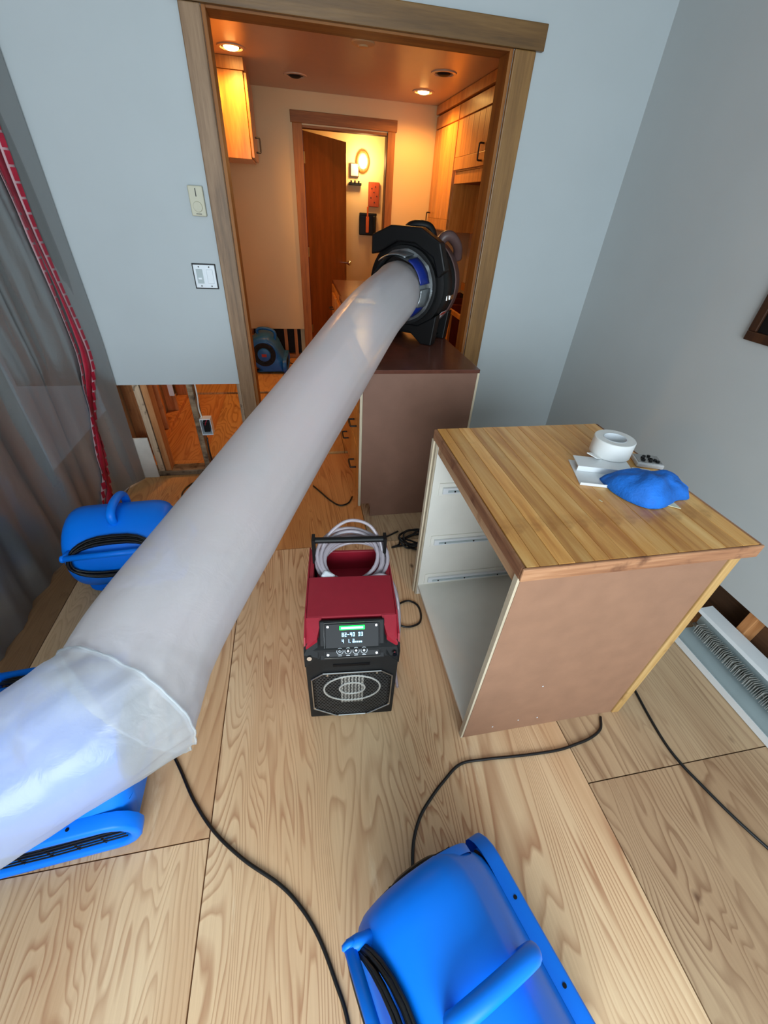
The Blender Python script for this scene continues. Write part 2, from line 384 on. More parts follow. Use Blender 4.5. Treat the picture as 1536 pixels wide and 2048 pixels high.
# left kitchen wall
wallobj('wall_left_kitchen', [(-1.10, -1.085, WY+.124, KY, CUT+.01, 2.42), (-1.26, -1.2, WY+.124, KY+.1, 0, 2.42)], 'kwall', 'kitchen side wall with its lower part cut away')
# kitchen back wall with door opening
DX0, DX1, DZ = .17, .99, 2.172
wallobj('wall_back_kitchen', [(-1.2, DX0-.02, KY, KY+.013, .36, 2.4), (DX0-.02, DX1+.02, KY, KY+.013, DZ, 2.4), (DX1+.02, KX, KY, KY+.013, 0, 2.4),
    (-1.2, DX0-.02, KY+.1, KY+.113, 0, 2.4), (DX0-.02, DX1+.02, KY+.1, KY+.113, DZ, 2.4), (DX1+.02, KX, KY+.1, KY+.113, 0, 2.4)], 'kwall', 'cream kitchen wall cut off above the floor')
kst = ST(E('trim_2', 'studs and plate under the cut kitchen wall', None)); del kst['category']
B('bottom_plate', -1.1, .03, KY+.014, KY+.095, .019, .057, 'studx', kst, .003)
for x in (-.95, -.56, -.17, -.05): B('stud', x, x+.038, KY+.014, KY+.095, .058, .7, 'stud', kst, .003)
B('void_backing', -1.1, .03, KY+.096, KY+.099, .019, .7, 'insul_shade', kst)  # added dark sheet, the cavity's shade painted as its colour
wallobj('wall_right_kitchen', [(KX, KX+.02, WY+.124, KY+.1, 0, 2.42)], 'kwall', 'kitchen side wall behind cabinets')
ST(B('ceiling_kitchen', -1.26, KX, WY+.124, KY+.0, 2.4, 2.43, 'ceil'), 'kitchen ceiling with recessed lamps')
# back room
wallobj('wall_back_room', [(-.4, 2.02, 7.0, 7.02, 0, 2.42), (-.42, -.4, KY+.115, 7.0, 0, 2.42), (2.0, 2.02, KY+.115, 7.0, 0, 2.42)], 'kwall', 'cream wall of the room beyond the open door')
ST(B('ceiling_hall', -.4, 2.0, KY+.115, 7.0, 2.38, 2.41, 'ceil'), 'ceiling of the back room')
# right wall with low cut
RC = .275
wallobj('wall_right', [(WX, WX+.013, -2.3, WY, RC, 2.75)], 'wall_r', 'grey-white side wall cut off above the heater')
rst = ST(E('trim_3', 'framing and sheathing seen under the cut side wall', None)); del rst['category']
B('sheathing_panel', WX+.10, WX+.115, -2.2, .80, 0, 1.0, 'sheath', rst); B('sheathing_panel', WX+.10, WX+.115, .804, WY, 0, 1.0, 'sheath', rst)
B('bottom_plate', WX+.013, WX+.1, -2.2, WY, .0, .038, 'stud', rst, .003)
for y in (1.3, .83, .43, .03): B('stud', WX+.014, WX+.1, y-.04, y, .039, 1.0, 'stud', rst, .003)
wallobj('wall_right_outer', [(WX+.12, WX+.15, -2.3, WY+.1, 0, 2.75)], 'insul_shade', 'outer side of the side wall')
wallobj('wall_left', [(-1.75, -1.73, -2.3, WY+.12, 0, 2.75)], 'wall', 'side wall behind the plastic curtain')
wallobj('wall_front', [(-1.75, -1.25, -2.3, -2.2, 0, 2.75), (1.05, 2.0, -2.3, -2.2, 0, 2.75), (-1.25, 1.05, -2.3, -2.2, 0, .55), (-1.25, 1.05, -2.3, -2.2, 2.35, 2.75)], 'wall', 'wall with a wide window behind the camera')
ST(B('ceiling', -1.75, 2.0, -2.3, WY+.1, 2.75, 2.79, 'wall'), 'room ceiling')
# --- opening casing and jambs
def trimset(name, label):
    o = ST(E(name, label, None)); del o['category']; return o
dc = trimset('trim_4', 'oak casing around the kitchen opening')
B('side_casing', -.385, OX0, WY-.02, WY, 0, 2.212, 'oakw', dc, .004)
B('side_casing', OX1, 1.18, WY-.02, WY, 0, 2.212, 'oak', dc, .004)
B('head_casing', -.42, 1.215, WY-.024, WY, 2.213, 2.300, 'oakx', dc, .004)
B('jamb', OX0, OX0+.018, WY, WY+.125, 0, OZ+.018, 'oakk', dc, .002)
B('jamb', OX1-.018, OX1, WY, WY+.125, 0, OZ+.018, 'oakk', dc, .002)
B('head_jamb', OX0+.018, OX1-.018, WY, WY+.125, OZ, OZ+.018, 'oakkx', dc, .002)
# back door + casing
d2 = trimset('trim_5', 'oak casing around the far door')
B('side_casing', .075, DX0-.005, KY-.02, KY, .018, DZ+.01, 'oakk', d2, .003)
B('side_casing', DX1+.005, DX1+.08, KY-.02, KY, .018, DZ+.01, 'oakk', d2, .003)
B('head_casing', .06, DX1+.095, KY-.024, KY, DZ+.01, DZ+.095, 'oakkx', d2, .003)
B('jamb', DX0-.02, DX0-.002, KY, KY+.115, .018, DZ, 'door', d2)
B('jamb', DX1+.002, DX1+.02, KY, KY+.115, .018, DZ, 'door', d2)
B('head_jamb', DX0-.02, DX1+.02, KY, KY+.115, DZ-.018, DZ, 'oakkx', d2)
dr = bpy.data.objects.new('door_1', None); COL.objects.link(dr); dr.location = (DX0+.005, KY+.10, 0); dr.rotation_euler = (0, 0, math.radians(52)); ST(dr, 'dark brown flush door standing open')
B('door_leaf', 0, .80, 0, .036, .03, 2.145, 'door', dr, .003)
bm = bmesh.new(); cyl(bm, (.74, -.05, 1.0), (0, 1, 0), .011, .05, 12); lathe(bm, (.74, -.10, 1.0), (0, 1, 0), [(0, .002), (.004, .02), (.02, .027), (.04, .02), (.05, .01)], 20)
lab(fin('door_knob', bm, 'chrome', dr, auto=50), 'brass door knob')
for z in (.3, 1.1, 1.9): B('hinge', -.012, .012, -.004, .0, z, z+.09, 'steel', dr)
# ================================================================== KITCHEN THINGS
def downlight(x, y, lit, label):
    t = E('recessed_light', label, 'ceiling light', (x, y, 2.4))
    bm = bmesh.new(); lathe(bm, (0, 0, 0), (0, 0, -1), [(0, .095), (.006, .093), (.008, .075), (.002, .068), (-.02, .066)], 32); fin('trim_ring', bm, 'ceil', t, auto=40)
    bm = bmesh.new(); lathe(bm, (0, 0, 0), (0, 0, -1), [(.0005, .0665), (.0, .05), (.0, .001)], 32); fin('baffle', bm, 'black', t, smooth=True)
    bm = bmesh.new(); lathe(bm, (0, 0, -.002), (0, 0, -1), [(0, .05), (.008, .045), (.014, .03), (.016, .001)], 24)
    fin('bulb', bm, 'bulb' if lit else 'blackm', t, smooth=True)
    if lit:
        l = spot('lamp_light', (x, y, 2.36), lit, WARM, .045, 165, .5)
        l.parent = t; l.location = (0, 0, -.035)
    return t
downlight(-.314, 4.19, 34, 'lit recessed ceiling light at the left, above the cabinet')
downlight(1.194, 4.807, 40, 'lit recessed ceiling light at the right, nearest the far wall')
downlight(.115, 4.771, 0, 'unlit recessed ceiling light near the far door')
downlight(1.177, 4.164, 0, 'unlit recessed ceiling light in front of the lit right one')
t = E('smoke_alarm', 'flat round white cover plate on the kitchen ceiling', 'ceiling cover', (.515, 3.72, 2.4))
bm = bmesh.new(); lathe(bm, (0, 0, 0), (0, 0, -1), [(0, .075), (.008, .072), (.014, .05), (.016, .001)], 32); fin('cover', bm, 'kwall', t, auto=40)
bm = bmesh.new(); lathe(bm, (0, 0, -.014), (0, 0, -1), [(0, .034), (.008, .03), (.009, .001)], 24); fin('boss', bm, 'kwall', t, auto=40)
def dpull(name, c, ax, out, ln, parent, mat='hooks', r=.006, d=.035):
    c, ax, out = Vector(c), Vector(ax).normalized(), Vector(out).normalized()
    P = [c-ax*ln/2, c-ax*ln/2+out*d*.8, c-ax*(ln/2-.012)+out*d, c+ax*(ln/2-.012)+out*d, c+ax*ln/2+out*d*.8, c+ax*ln/2]
    return TUBE(name, P, r, mat, parent, 8, 5)
# upper left cabinet (over the fridge space)
t = E('wall_cabinet', 'maple wall cabinet brightly lit under the left ceiling lamp', 'cabinet', (-.68, 4.7, 1.84))
B('body', -.404, .41, -.28, .33, 0, .49, 'cabw', t, .003)
B('filler_board', -.404, .42, -.285, .33, .492, .559, 'cabw', t, .002)
o = B('door', .413, .433, -.27, .32, .01, .485, 'cabw', t, .003); o.rotation_euler = (0, 0, 0)
dpull('handle', (.021+.0, -.18, -.15), (0, 0, 1), (1, 0, 0), .09, o)
# right upper cabinets
def uppercab(y0, y1, z0, z1, nd, label, hy, hz, planks=7):
    t = E('wall_cabinet', label, 'cabinet', (1.5, (y0+y1)/2, z0))
    h = z1-z0; L = (y1-y0)/2
    B('body', 0, .495, -L+.001, L-.001, 0, h, 'cabw', t, .002)
    ws = 2*L/nd
    for k in range(nd):
        a = -L+k*ws+.006; b = a+ws-.012
        B('top_panel', -.02, -.001, a, b, h-.10, h-.01, 'cabw', t, .002)
        d = bpy.data.objects.new('door', None); COL.objects.link(d); d.parent = t; d.location = (-.001, (a+b)/2, .01)
        hw = (b-a)/2; dh = h-.12
        B('rail', -.02, 0, -hw, hw, 0, .085, 'cabw', d, .002)
        pw = (2*hw)/planks
        for q in range(planks): B('plank', -.019, 0, -hw+q*pw+.002, -hw+(q+1)*pw-.002, .087, dh, 'cabw', d, .0015)
        dpull('handle', (-.02, -hw+.07 if k % 2 else hw-.07, .08), (0, 0, 1), (-1, 0, 0), .10, d, 'hooks', .006)
    return t
uppercab(4.62, 5.325, 1.43, 2.33, 1, 'tall maple wall cabinet in the far corner of the kitchen', 0, 0, 6)
uppercab(3.10, 4.61, 1.88, 2.33, 2, 'short maple wall cabinets above the open niche', 0, 0, 6)
t = E('range_hood', 'flat wooden hood shelf hung under the short wall cabinets', 'hood', (1.5, 3.85, 1.80))
B('front_rail', .0, .02, -.74, .76, -.005, .078, 'cabw', t, .002); B('underside', .022, .495, -.74, .76, .0, .078, 'red', t, .002)
B('cornice', 1.47, 1.998, 3.0, 5.325, 2.335, 2.398, 'cabw', bev=.004)
tag(bpy.data.objects['cornice'], 'maple cornice board between wall cabinets and ceiling', 'cornice')
# backsplash of tiles
bs = E('tile_backsplash', 'cream tile backsplash with dark diamond insets', 'backsplash', (KX-.012, 4.2, .92))
for i in range(4):
    for j in range(14):
        B('tile', -.008 if (i+j) % 3 else -.007, 0, -1.1+j*.155+.0015, -1.1+(j+1)*.155-.0015, i*.125+.0015, (i+1)*.125-.0015, 'tile', bs)
for (y, z) in ((.3, .375), (.765, .25), (.145, .125), (.61, .375), (-.165, .25), (.0, .375)):
    bm = bmesh.new(); prism(bm, [(y-.03, z), (y, z-.045), (y+.03, z), (y, z+.045)], 0, -.011, -.0085); fin('diamond_inset', bm, 'tiled', bs)
for k, y in enumerate((4.88, 4.74, 4.60, 4.42)):
    h = E('iron_hook', ['black scroll hook farthest along the tile wall', 'second black scroll hook from the far corner on the tiles', 'third black scroll hook from the far corner on the tiles', 'black scroll hook nearest the doorway on the tiles'][k], 'hook', (KX-.022, y, 1.19))
    dpull('rod', (0, 0, 0), (0, 0, 1), (-1, 0, 0), .12, h, 'hooks', .007, .03); B('back_plate', -.003, .001, -.012, .012, -.07, .07, 'hooks', h)
t = E('counter_backboard', 'wooden ledge strip along the foot of the tiles', 'ledge', (KX-.016, 4.2, .84)); B('board', -.012, .012, -1.1, 1.1, 0, .078, 'cabw', t, .002)
# stripped base cabinets
t = E('base_cabinet', 'stripped reddish base cabinets without worktop along the side wall', 'cabinet', (1.7, 4.3, .018))
for y in (-.75, -.28, .2, .6, .95): B('side_panel', -.25, .28, y, y+.02, 0, .79, 'red', t, .001); B('stile', -.275, -.252, y-.015, y+.035, 0, .80, 'cabw', t, .002)
B('back_panel', .262, .275, -.95, 1.0, .0, .79, 'insul_shade', t); B('rail', -.275, -.252, -.95, 1.0, .802, .84, 'cabw', t, .002)
for y, z in ((-.05, .35), (.45, .35)): CYL('knob', (-.276, y, z), (-1, 0, 0), .014, .02, 'swit', t, 12)
# peninsula cabinet under the fan
t = E('peninsula_cabinet', 'brown-panelled base cabinet carrying the black fan in the doorway', 'cabinet', (.62, 2.5, 0))
PY0, PX0, PX1, PH = -.46, -.325, .305, .915
bm = bmesh.new(); prism(bm, [(PX0+.015, .10), (PX0+.075, .10), (PX0+.075, .0), (PX1, .0), (PX1, PH), (PX0+.015, PH)], 1, PY0, PY0+.012); fin('end_panel', bm, 'brownd', t, bev=.001)
B('edge_strip', PX0, PX0+.014, PY0-.001, PY0+.02, .085, PH, 'plyedge', t, .001)
B('edge_strip', PX1+.001, PX1+.013, PY0, PY0+.02, .0, PH, 'plyedge', t, .001)
bm = bmesh.new(); prism(bm, [(PX0+.03, .10), (PX0+.09, .10), (PX0+.09, .0), (PX1, .0), (PX1, PH), (PX0+.03, PH)], 1, PY0+.013, .38); fin('body', bm, 'plyedge', t)
for k, (z0, z1) in enumerate(((.12, .42), (.43, .67), (.68, .895))):
    for q, (ya, yb) in enumerate(((PY0+.03, -.05), (-.04, .37))):
        dd = B('drawer_front', PX0+.006, PX0+.028, ya, yb, z0, z1, 'cabw', t, .003)
        dpull('handle', (-.012, 0, 0), (0, 1, 0), (-1, 0, 0), .1, dd, 'hooks')
lab(B('top', PX0+.055, .315, PY0-.006, .40, PH+.001, .935, 'lamtop', t, .002), 'dark brown laminate top with chipped front edge')
for (x, z) in ((-.10, .93), (.02, .62)): pass
# far counter
t = E('far_counter', 'brown-topped counter with sink between the fan cabinet and the far door', 'counter', (.65, 4.0, .018))
B('body', -.26, .29, -1.05, .98, .1, .885, 'cabw', t, .002); B('plinth', -.2, .29, -1.05, .98, 0, .099, 'black', t)
B('top', -.27, .30, -1.07, .06, .886, .917, 'lamtop', t, .002); B('top', -.25, .30, .064, 1.02, .886, .917, 'lamtop', t, .002)
bm = bmesh.new(); tube(bm, [(-.17, -.32, .919), (.10, -.32, .919), (.10, .0, .919), (-.17, .0, .919)], .012, 8, True); fin('sink_rim', bm, 'chrome', t, auto=60)
B('sink_bowl', -.165, .095, -.315, -.005, .9175, .919, 'steel', t)
B('socket_hole', -.05, .03, .42, .50, .9175, .919, 'insul_shade', t)
for y, z in ((-.75, .75), (-.35, .75), (.1, .75), (.5, .75), (.1, .45), (.5, .45)):
    dd = B('drawer_front', -.285, -.263, y-.18, y+.18, z-.13, z+.1, 'cabw', t, .003); dpull('handle', (-.012, 0, 0), (0, 1, 0), (-1, 0, 0), .1, dd, 'hooks')
# back room things
t = E('wall_sconce', 'glowing oval wall lamp in the room behind the door', 'wall lamp', (.985, 6.99, 2.05))
bm = bmesh.new(); lathe(bm, (0, 0, 0), (0, -1, 0), [(0, .11), (.02, .108), (.03, .095), (.02, .085)], 32)
bmesh.ops.scale(bm, vec=(.85, 1, 1.1), verts=bm.verts); fin('rim', bm, 'oak', t, auto=40)
bm = bmesh.new(); lathe(bm, (0, -.02, 0), (0, -1, 0), [(0, .084), (.03, .07), (.045, .04), (.05, .001)], 24); bmesh.ops.scale(bm, vec=(.85, 1, 1.1), verts=bm.verts); fin('glass', bm, 'cream', t, smooth=True)
bm = bmesh.new(); bmesh.ops.create_uvsphere(bm, u_segments=16, v_segments=10, radius=.045); bmesh.ops.translate(bm, vec=(0, -.06, -.03), verts=bm.verts); fin('bulb', bm, 'bulb2', t, smooth=True)
l = point('sconce_light', (0, 0, 0), 17, (1, .60, .24), .07); l.parent = t; l.location = (0, -.22, 0)
t = E('carved_board', 'reddish carved wooden board on the back room wall', 'wall board', (1.145, 6.985, 1.70)); B('board', -.075, .075, -.02, .01, -.12, .15, 'wax', t, .006)
bm = bmesh.new()
for x, z in ((-.03, .08), (.02, .1), (.0, .04), (-.04, -.02), (.04, .0), (.01, -.07)): cyl(bm, (x, -.021, z), (0, -1, 0), .008, .003, 10)
fin('studs', bm, 'hooks', t)
t = E('dustpan', 'black flat dustpan on the back room wall', 'dustpan', (1.07, 6.985, 1.38)); B('pan', -.12, .12, -.02, .01, -.13, .13, 'black', t, .012); B('rim', -.12, .12, -.05, -.031, .10, .13, 'black', t, .005)
t = E('hand_brush', 'orange-handled brush hanging in front of the black dustpan', 'brush', (1.06, 6.93, 1.42))
TUBE('handle', [(0, 0, .16), (0, 0, .1), (0, 0, .04)], .012, 'orange', t, 10); B('paddle', -.022, .022, -.01, .012, -.14, .05, 'orange', t, .01)
t = E('hanging_strap', 'long black strap hanging below the dustpan', 'strap', (1.15, 6.90, 1.3)); TUBE('strap', [(0, 0, .18), (.005, 0, .05), (.01, 0, -.12), (.0, 0, -.2)], [.02]*25, 'black', t, 10); 
t = E('key_rack', 'small dark rack of hooks beside the open door', 'rack', (.90, 6.985, 1.80)); B('rail', -.1, .07, -.05, .01, 0, .03, 'black', t, .004)
for x in (-.07, -.02, .03): CYL('peg', (x, -.05, .03), (0, 0, 1), .012, .02, 'hooks', t, 10)
t = E('small_picture', 'little framed picture partly behind the open door', 'picture', (.89, 6.985, 1.95)); B('frame', -.07, .045, -.02, .01, -.06, .08, 'dkfr', t, .003); B('print', -.06, .035, -.022, -.0205, -.05, .07, 'tile', t)
# ================================================================== BUTCHER BLOCK CABINET
BX0, BX1, BY0, BY1, BZ = .509, 1.178, .633, 1.375, .872
t = E('drawer_cabinet', 'brown drawer cabinet with open front and empty white drawer bay', 'cabinet', ((BX0+BX1)/2, (BY0+BY1)/2, 0)); ox, oy = t.location.x, t.location.y
def b3(n, x0, x1, y0, y1, z0, z1, m, bev=.001): return B(n, x0-ox, x1-ox, y0-oy, y1-oy, z0, z1, m, t, bev)
b3('end_panel', BX0+.001, BX1-.03, BY0, BY0+.008, .0, BZ, 'brown'); b3('inner_panel', BX0+.001, BX1, BY0+.0085, BY0+.02, .01, BZ, 'white')
b3('edge_strip', BX0-.008, BX0, BY0, BY0+.02, .0, BZ, 'plyedge')
b3('far_panel', BX0+.001, BX1, BY1-.02, BY1, .0, BZ, 'white'); b3('edge_strip', BX0-.008, BX0, BY1-.02, BY1, .0, BZ, 'plyedge')
b3('corner_post', BX0-.014, BX0+.012, BY1+.001, BY1+.026, .0, BZ, 'plyedge')
b3('bottom_panel', BX0+.002, BX1, BY0+.0205, BY1-.0205, .055, .07, 'white'); b3('back_panel', BX1-.012, BX1, BY0+.0205, BY1-.0205, .071, BZ, 'white')
b3('toe_board', BX0+.03, BX0+.045, BY0+.0205, BY1-.0205, .0, .054, 'barky')
b3('top_rail', BX0+.002, BX0+.022, BY0+.0205, BY1-.0205, .825, BZ, 'bed', .002)
b3('corner_strip', BX1-.028, BX1+.004, BY0-.006, BY0+.03, .0, BZ, 'pine', .003)
for z in (.115, .365, .655):
    b3('slide_bed', BX0+.03, BX1-.02, BY1-.026, BY1-.0205, z-.035, z+.03, 'white', .002)
    s = b3('drawer_slide', BX0+.045, BX1-.04, BY1-.038, BY1-.0265, z-.018, z+.012, 'metalw', .002)
    B('slide_track', -.27, .27, -.0085, -.0065, -.005, .005, 'heat', s)
    for x in (-.24, -.1, .08, .22): CYL('screw', (x, -.009, 0), (0, -1, 0), .004, .002, 'black', s, 8)
bm = bmesh.new()
for x, z in ((.72, .07), (.80, .065), (.62, .05), (.75, .30)): cyl(bm, (x-ox, BY0-.0005-oy, z), (0, -1, 0), .003, .001, 8)
fin('paint_specks', bm, 'swit', t)
# worktop of staves
TX0, TX1, TY0, TY1, TZ = .497, 1.215, .617, 1.395, .915
wt = E('butcher_block_top', 'worn maple butcher block worktop on the drawer cabinet', 'worktop', ((TX0+TX1)/2, (TY0+TY1)/2, BZ+.001)); th = TZ-BZ-.001
wd = [.034, .05, .046, .052, .042, .05, .055, .044, .05, .048, .054, .046, .05, .054]; sm = sum(wd); k = (TX1-TX0-.022)/sm; x = TX0+.012
for q in wd:
    B('stave', x-wt.location.x+.0006, x+q*k-wt.location.x-.0006, TY0+.0095-wt.location.y, TY1-wt.location.y, 0, th+random.uniform(-.0006, .0004), 'butch', wt, .001); x += q*k
lab(B('front_edge', TX0-wt.location.x, TX1-wt.location.x, TY0-wt.location.y, TY0+.009-wt.location.y, .0, th, 'bark', wt, .003), 'worn bark-like front edge')
B('side_edge', TX0-wt.location.x, TX0+.010-wt.location.x, TY0+.0095-wt.location.y, TY1-wt.location.y, 0, th-.001, 'barky', wt, .003)
B('side_edge', TX1-.0095-wt.location.x, TX1-wt.location.x, TY0+.0095-wt.location.y, TY1-wt.location.y, 0, th, 'barky', wt, .003)
# things on the worktop
t = E('trim_bracket', 'folded white metal plate under the tape roll', 'metal plate', (.985, 1.02, TZ), math.radians(-18))
B('plate', -.10, .10, -.095, .065, .0005, .003, 'metalw', t); B('lip', -.10, .10, -.098, -.0955, .0005, .010, 'metalw', t); B('fold', -.09, .09, -.01, -.004, .0035, .022, 'metalw', t); B('shelf', -.09, .09, -.004, .065, .019, .022, 'metalw', t)
t = E('tape_roll', 'thick white roll of tape lying flat on the worktop', 'tape', (1.062, 1.11, TZ+.023), 0)
bm = bmesh.new(); lathe(bm, (0, 0, 0), (0, 0, 1), [(0, .040), (0, .066), (.002, .068), (.058, .068), (.060, .066), (.060, .040), (0, .040)], 64); fin('tape', bm, 'tape', t, auto=30)
bm = bmesh.new(); lathe(bm, (0, 0, 0), (0, 0, 1), [(.0, .0365), (.0, .0395), (.0605, .0395), (.0605, .0365), (0, .0365)], 48); fin('core', bm, 'swit', t, auto=30)
B('loose_end', -.098, -.06, -.045, -.005, .006, .009, 'tape', t, rot=(.1, .3, .5))
t = E('blister_pack', 'small grey plastic pack beside the tape roll', 'pack', (1.19, 1.065, TZ+.0005), math.radians(-20))
B('tray', -.045, .045, -.038, .038, 0, .016, 'label', t, .004); B('card', -.04, .04, -.03, .03, .0165, .018, 'steel', t)
bm = bmesh.new()
for i in range(10): cyl(bm, (random.uniform(-.028, .028), random.uniform(-.02, .02), .0185), (0, 0, 1), .006, .004, 8)
fin('screws', bm, 'black', t)['kind'] = 'stuff'
B('small_insert', 1.10, 1.16, .985, 1.03, TZ+.0005, TZ+.004, 'swit', rot=(0, 0, -.4)); tag(bpy.data.objects['small_insert'], 'white card corner poking out behind the blue bag', 'card')
# blue bag
def bag():
    t = E('blue_bag', 'crumpled bright blue cloth bag on the worktop', 'bag', (1.05, .895, TZ+.001), math.radians(-10))
    out = [(-.135, .07), (-.05, .095), (.05, .09), (.11, .06), (.15, .0), (.150, -.012), (.135, -.04), (.09, -.05), (.02, -.095), (-.04, -.105), (-.09, -.07), (-.12, -.02), (-.13, .02)]
    P = [Vector((a, b, 0)) for a, b in out]; P = [p*.9 for p in P]; P = catmull(P+[P[0]], 5)[:-1]; n = len(P); bm = bmesh.new(); rr = []
    K = 12
    for i in range(K+1):
        s = 1-i/K
        row = []
        for j, p in enumerate(P):
            q = p*s; hgt = .075*(1-s**3)**.7
            hgt *= .85+.3*noise.noise(Vector((q.x*14, q.y*14, 2)))
            hgt += .010*noise.noise(Vector((q.x*34, q.y*34, 5)))
            row.append((q.x, q.y, max(.003, hgt+.004)))
        rr.append(row)
    base = [(p.x*.97, p.y*.97, .0) for p in P]
    rings(bm, [base]+rr[:-1], cap=False); 
    bm.verts.ensure_lookup_table(); bm.faces.new(bm.verts[len(bm.verts)-n:])
    bm.faces.new(bm.verts[:n][::-1])
    fin('bag_body', bm, 'cloth', t, smooth=True)
    bm = bmesh.new(); prism(bm, [(.022, -.068), (.066, -.088), (.060, -.030)], 2, .001, .003); lab(fin('tag', bm, 'cream', t), 'cream cloth tag')
bag()
B('wood_chip', .868, .88, .865, .868, TZ+.0005, TZ+.0015, 'cream', rot=(0, 0, 1.9)); tag(bpy.data.objects['wood_chip'], 'tiny pale wood splinter on the worktop', 'splinter')
# ================================================================== BLUE AIR MOVERS
def mover(label, loc, rz, body='blue', sc=1.0, group=None, cord=True):
    t = E('air_mover', label, 'air mover', loc, rz)
    W = .228; cx, cz, r = -.01, .222, .197
    P = [(.20, .012), (.20, .15)]
    for i in range(15):
        a = math.radians(72+i*(248-72)/14); P.append((cx+r*math.cos(a), cz+r*math.sin(a)))
    P += [(-.12, .012)]
    # smooth blend from outlet top to volute
    mid = catmull([Vector((.20, .152, 0)), Vector((.175, .20, 0)), Vector((.13, .30, 0)), Vector((cx+r*math.cos(math.radians(72)), cz+r*math.sin(math.radians(72)), 0))], 4)
    P = [(.20, .012)]+[(p.x, p.y) for p in mid]+P[3:]
    bm = bmesh.new(); rr = []; c = Vector((.02, .19))
    prof = [(-W, .062), (-W+.006, .040), (-W+.018, .022), (-W+.036, .010), (-W+.06, .003), (-W+.09, 0), (W-.09, 0), (W-.06, .003), (W-.036, .010), (W-.018, .022), (W-.006, .040), (W, .062)]
    n = len(P)
    def inset(d):
        o = []
        for i in range(n):
            a, b, e = Vector(P[i-1]), Vector(P[i]), Vector(P[(i+1) % n])
            n1 = (b-a).normalized(); n2 = (e-b).normalized(); nn = Vector((-(n1.y+n2.y), n1.x+n2.x)).normalized()
            o.append(b+nn*d)
        return o
    for y, d in prof: rr.append([(p.x, y, p.y) for p in inset(d)])
    rings(bm, rr); fin('housing', bm, body, t, auto=50)
    # outlet flange (stadium) with wire grille
    def stad(hw, z0, z1, k=8):
        rz_ = (z1-z0)/2; zc = (z0+z1)/2; o = []
        for i in range(k+1): a = -PI/2+PI*i/k; o.append((hw-rz_+rz_*math.cos(a), zc+rz_*math.sin(a)))
        for i in range(k+1): a = PI/2+PI*i/k; o.append((-hw+rz_+rz_*math.cos(a), zc+rz_*math.sin(a)))
        return o
    o1 = stad(.252, .002, .168); o2 = stad(.222, .03, .14)
    bm = bmesh.new(); f = lambda L, x: [bm.verts.new((x, a, b)) for a, b in L]
    rr = [[(x, a, b) for a, b in L] for x, L in ((.192, o1), (.228, o1), (.235, stad(.245, .009, .161)), (.235, stad(.229, .024, .146)), (.228, o2), (.200, o2))]
    rings(bm, rr, cap=False); fin('outlet_flange', bm, body, t, auto=50)
    bm = bmesh.new(); rings(bm, [[(.201, a, b) for a, b in stad(.2219, .0301, .1399)], [(.2035, a, b) for a, b in stad(.2219, .0301, .1399)]]); fin('outlet_opening', bm, 'black', t)
    bm = bmesh.new()
    for z in (.05, .068, .086, .104, .12): tube(bm, [(.222, -.205, z), (.226, 0, z), (.222, .205, z)], .0022, 6)
    for y in (-.14, -.07, 0, .07, .14): tube(bm, [(.219, y, .03), (.219, y, .14)], .0026, 6)
    fin('outlet_grille', bm, 'black', t)
    for y in (-.085, .085): CYL('bolt_hole', (.212, y, .1682), (0, 0, 1), .005, .0015, 'black', t, 12)
    # side inlets
    for s in (-1, 1):
        bm = bmesh.new(); lathe(bm, (cx, s*(W-.006), cz), (0, s, 0), [(-.02, .150), (.001, .148), (.004, .143), (.003, .134), (.0, .132)], 36); fin('inlet_ring', bm, body, t, auto=60)
        bm = bmesh.new(); cyl(bm, (cx, s*(W+.0002), cz), (0, s, 0), .131, .0008, 32); fin('inlet_opening', bm, 'black', t)
        g = bmesh.new()
        for q in (.05, .07, .09, .11): tube(g, [(cx+q*math.cos(a*PI/12), s*(W+.0035), cz+q*math.sin(a*PI/12)) for a in range(24)], .002, 5, True)
        for a in range(8): tube(g, [(cx+.05*math.cos(a*PI/4), s*(W+.004), cz+.05*math.sin(a*PI/4)), (cx+.122*math.cos(a*PI/4), s*(W+.0025), cz+.122*math.sin(a*PI/4))], .0025, 5)
        fin('inlet_grille', g, 'black', t)
        mo = bmesh.new(); lathe(mo, (cx, s*(W+.005), cz), (0, s, 0), [(-.003, .075), (.008, .072), (.013, .06), (.014, .001)], 28); m_ = fin('motor_cover', mo, 'blued' if s < 0 else 'black', t, auto=40)
        B('motor_label', cx-.025, cx+.03, s*(W+.0205)-.0006, s*(W+.0205)+.0006, cz-.02, cz+.012, 'redl', t)
    # top handle, fore-aft
    H = [(-.085, 0, .385), (-.095, 0, .425), (-.075, 0, .450), (-.01, 0, .458), (.075, 0, .440), (.108, 0, .40), (.10, 0, .33)]
    bm = bmesh.new(); tube(bm, catmull(H, 6), .0165, 14); bmesh.ops.scale(bm, vec=(1, 1.15, 1), verts=bm.verts); fin('handle', bm, body, t, smooth=True)
    # cord bar across the back
    bm = bmesh.new(); bx = cx-r-.012; BZ_ = .325; tube(bm, [(bx, -.19, BZ_), (bx, .19, BZ_)], .0135, 14)
    for s in (-1, 1):
        tube(bm, [(bx-.003, s*.182, BZ_), (bx+.02, s*.182, BZ_-.004), (cx-r+.060, s*.172, BZ_-.012)], .0145, 12)
        lathe(bm, (bx, s*.180, BZ_), (0, s, 0), [(0, .013), (.004, .017), (.012, .015), (.016, .001)], 16)
    fin('cord_bar', bm, body, t, smooth=True)
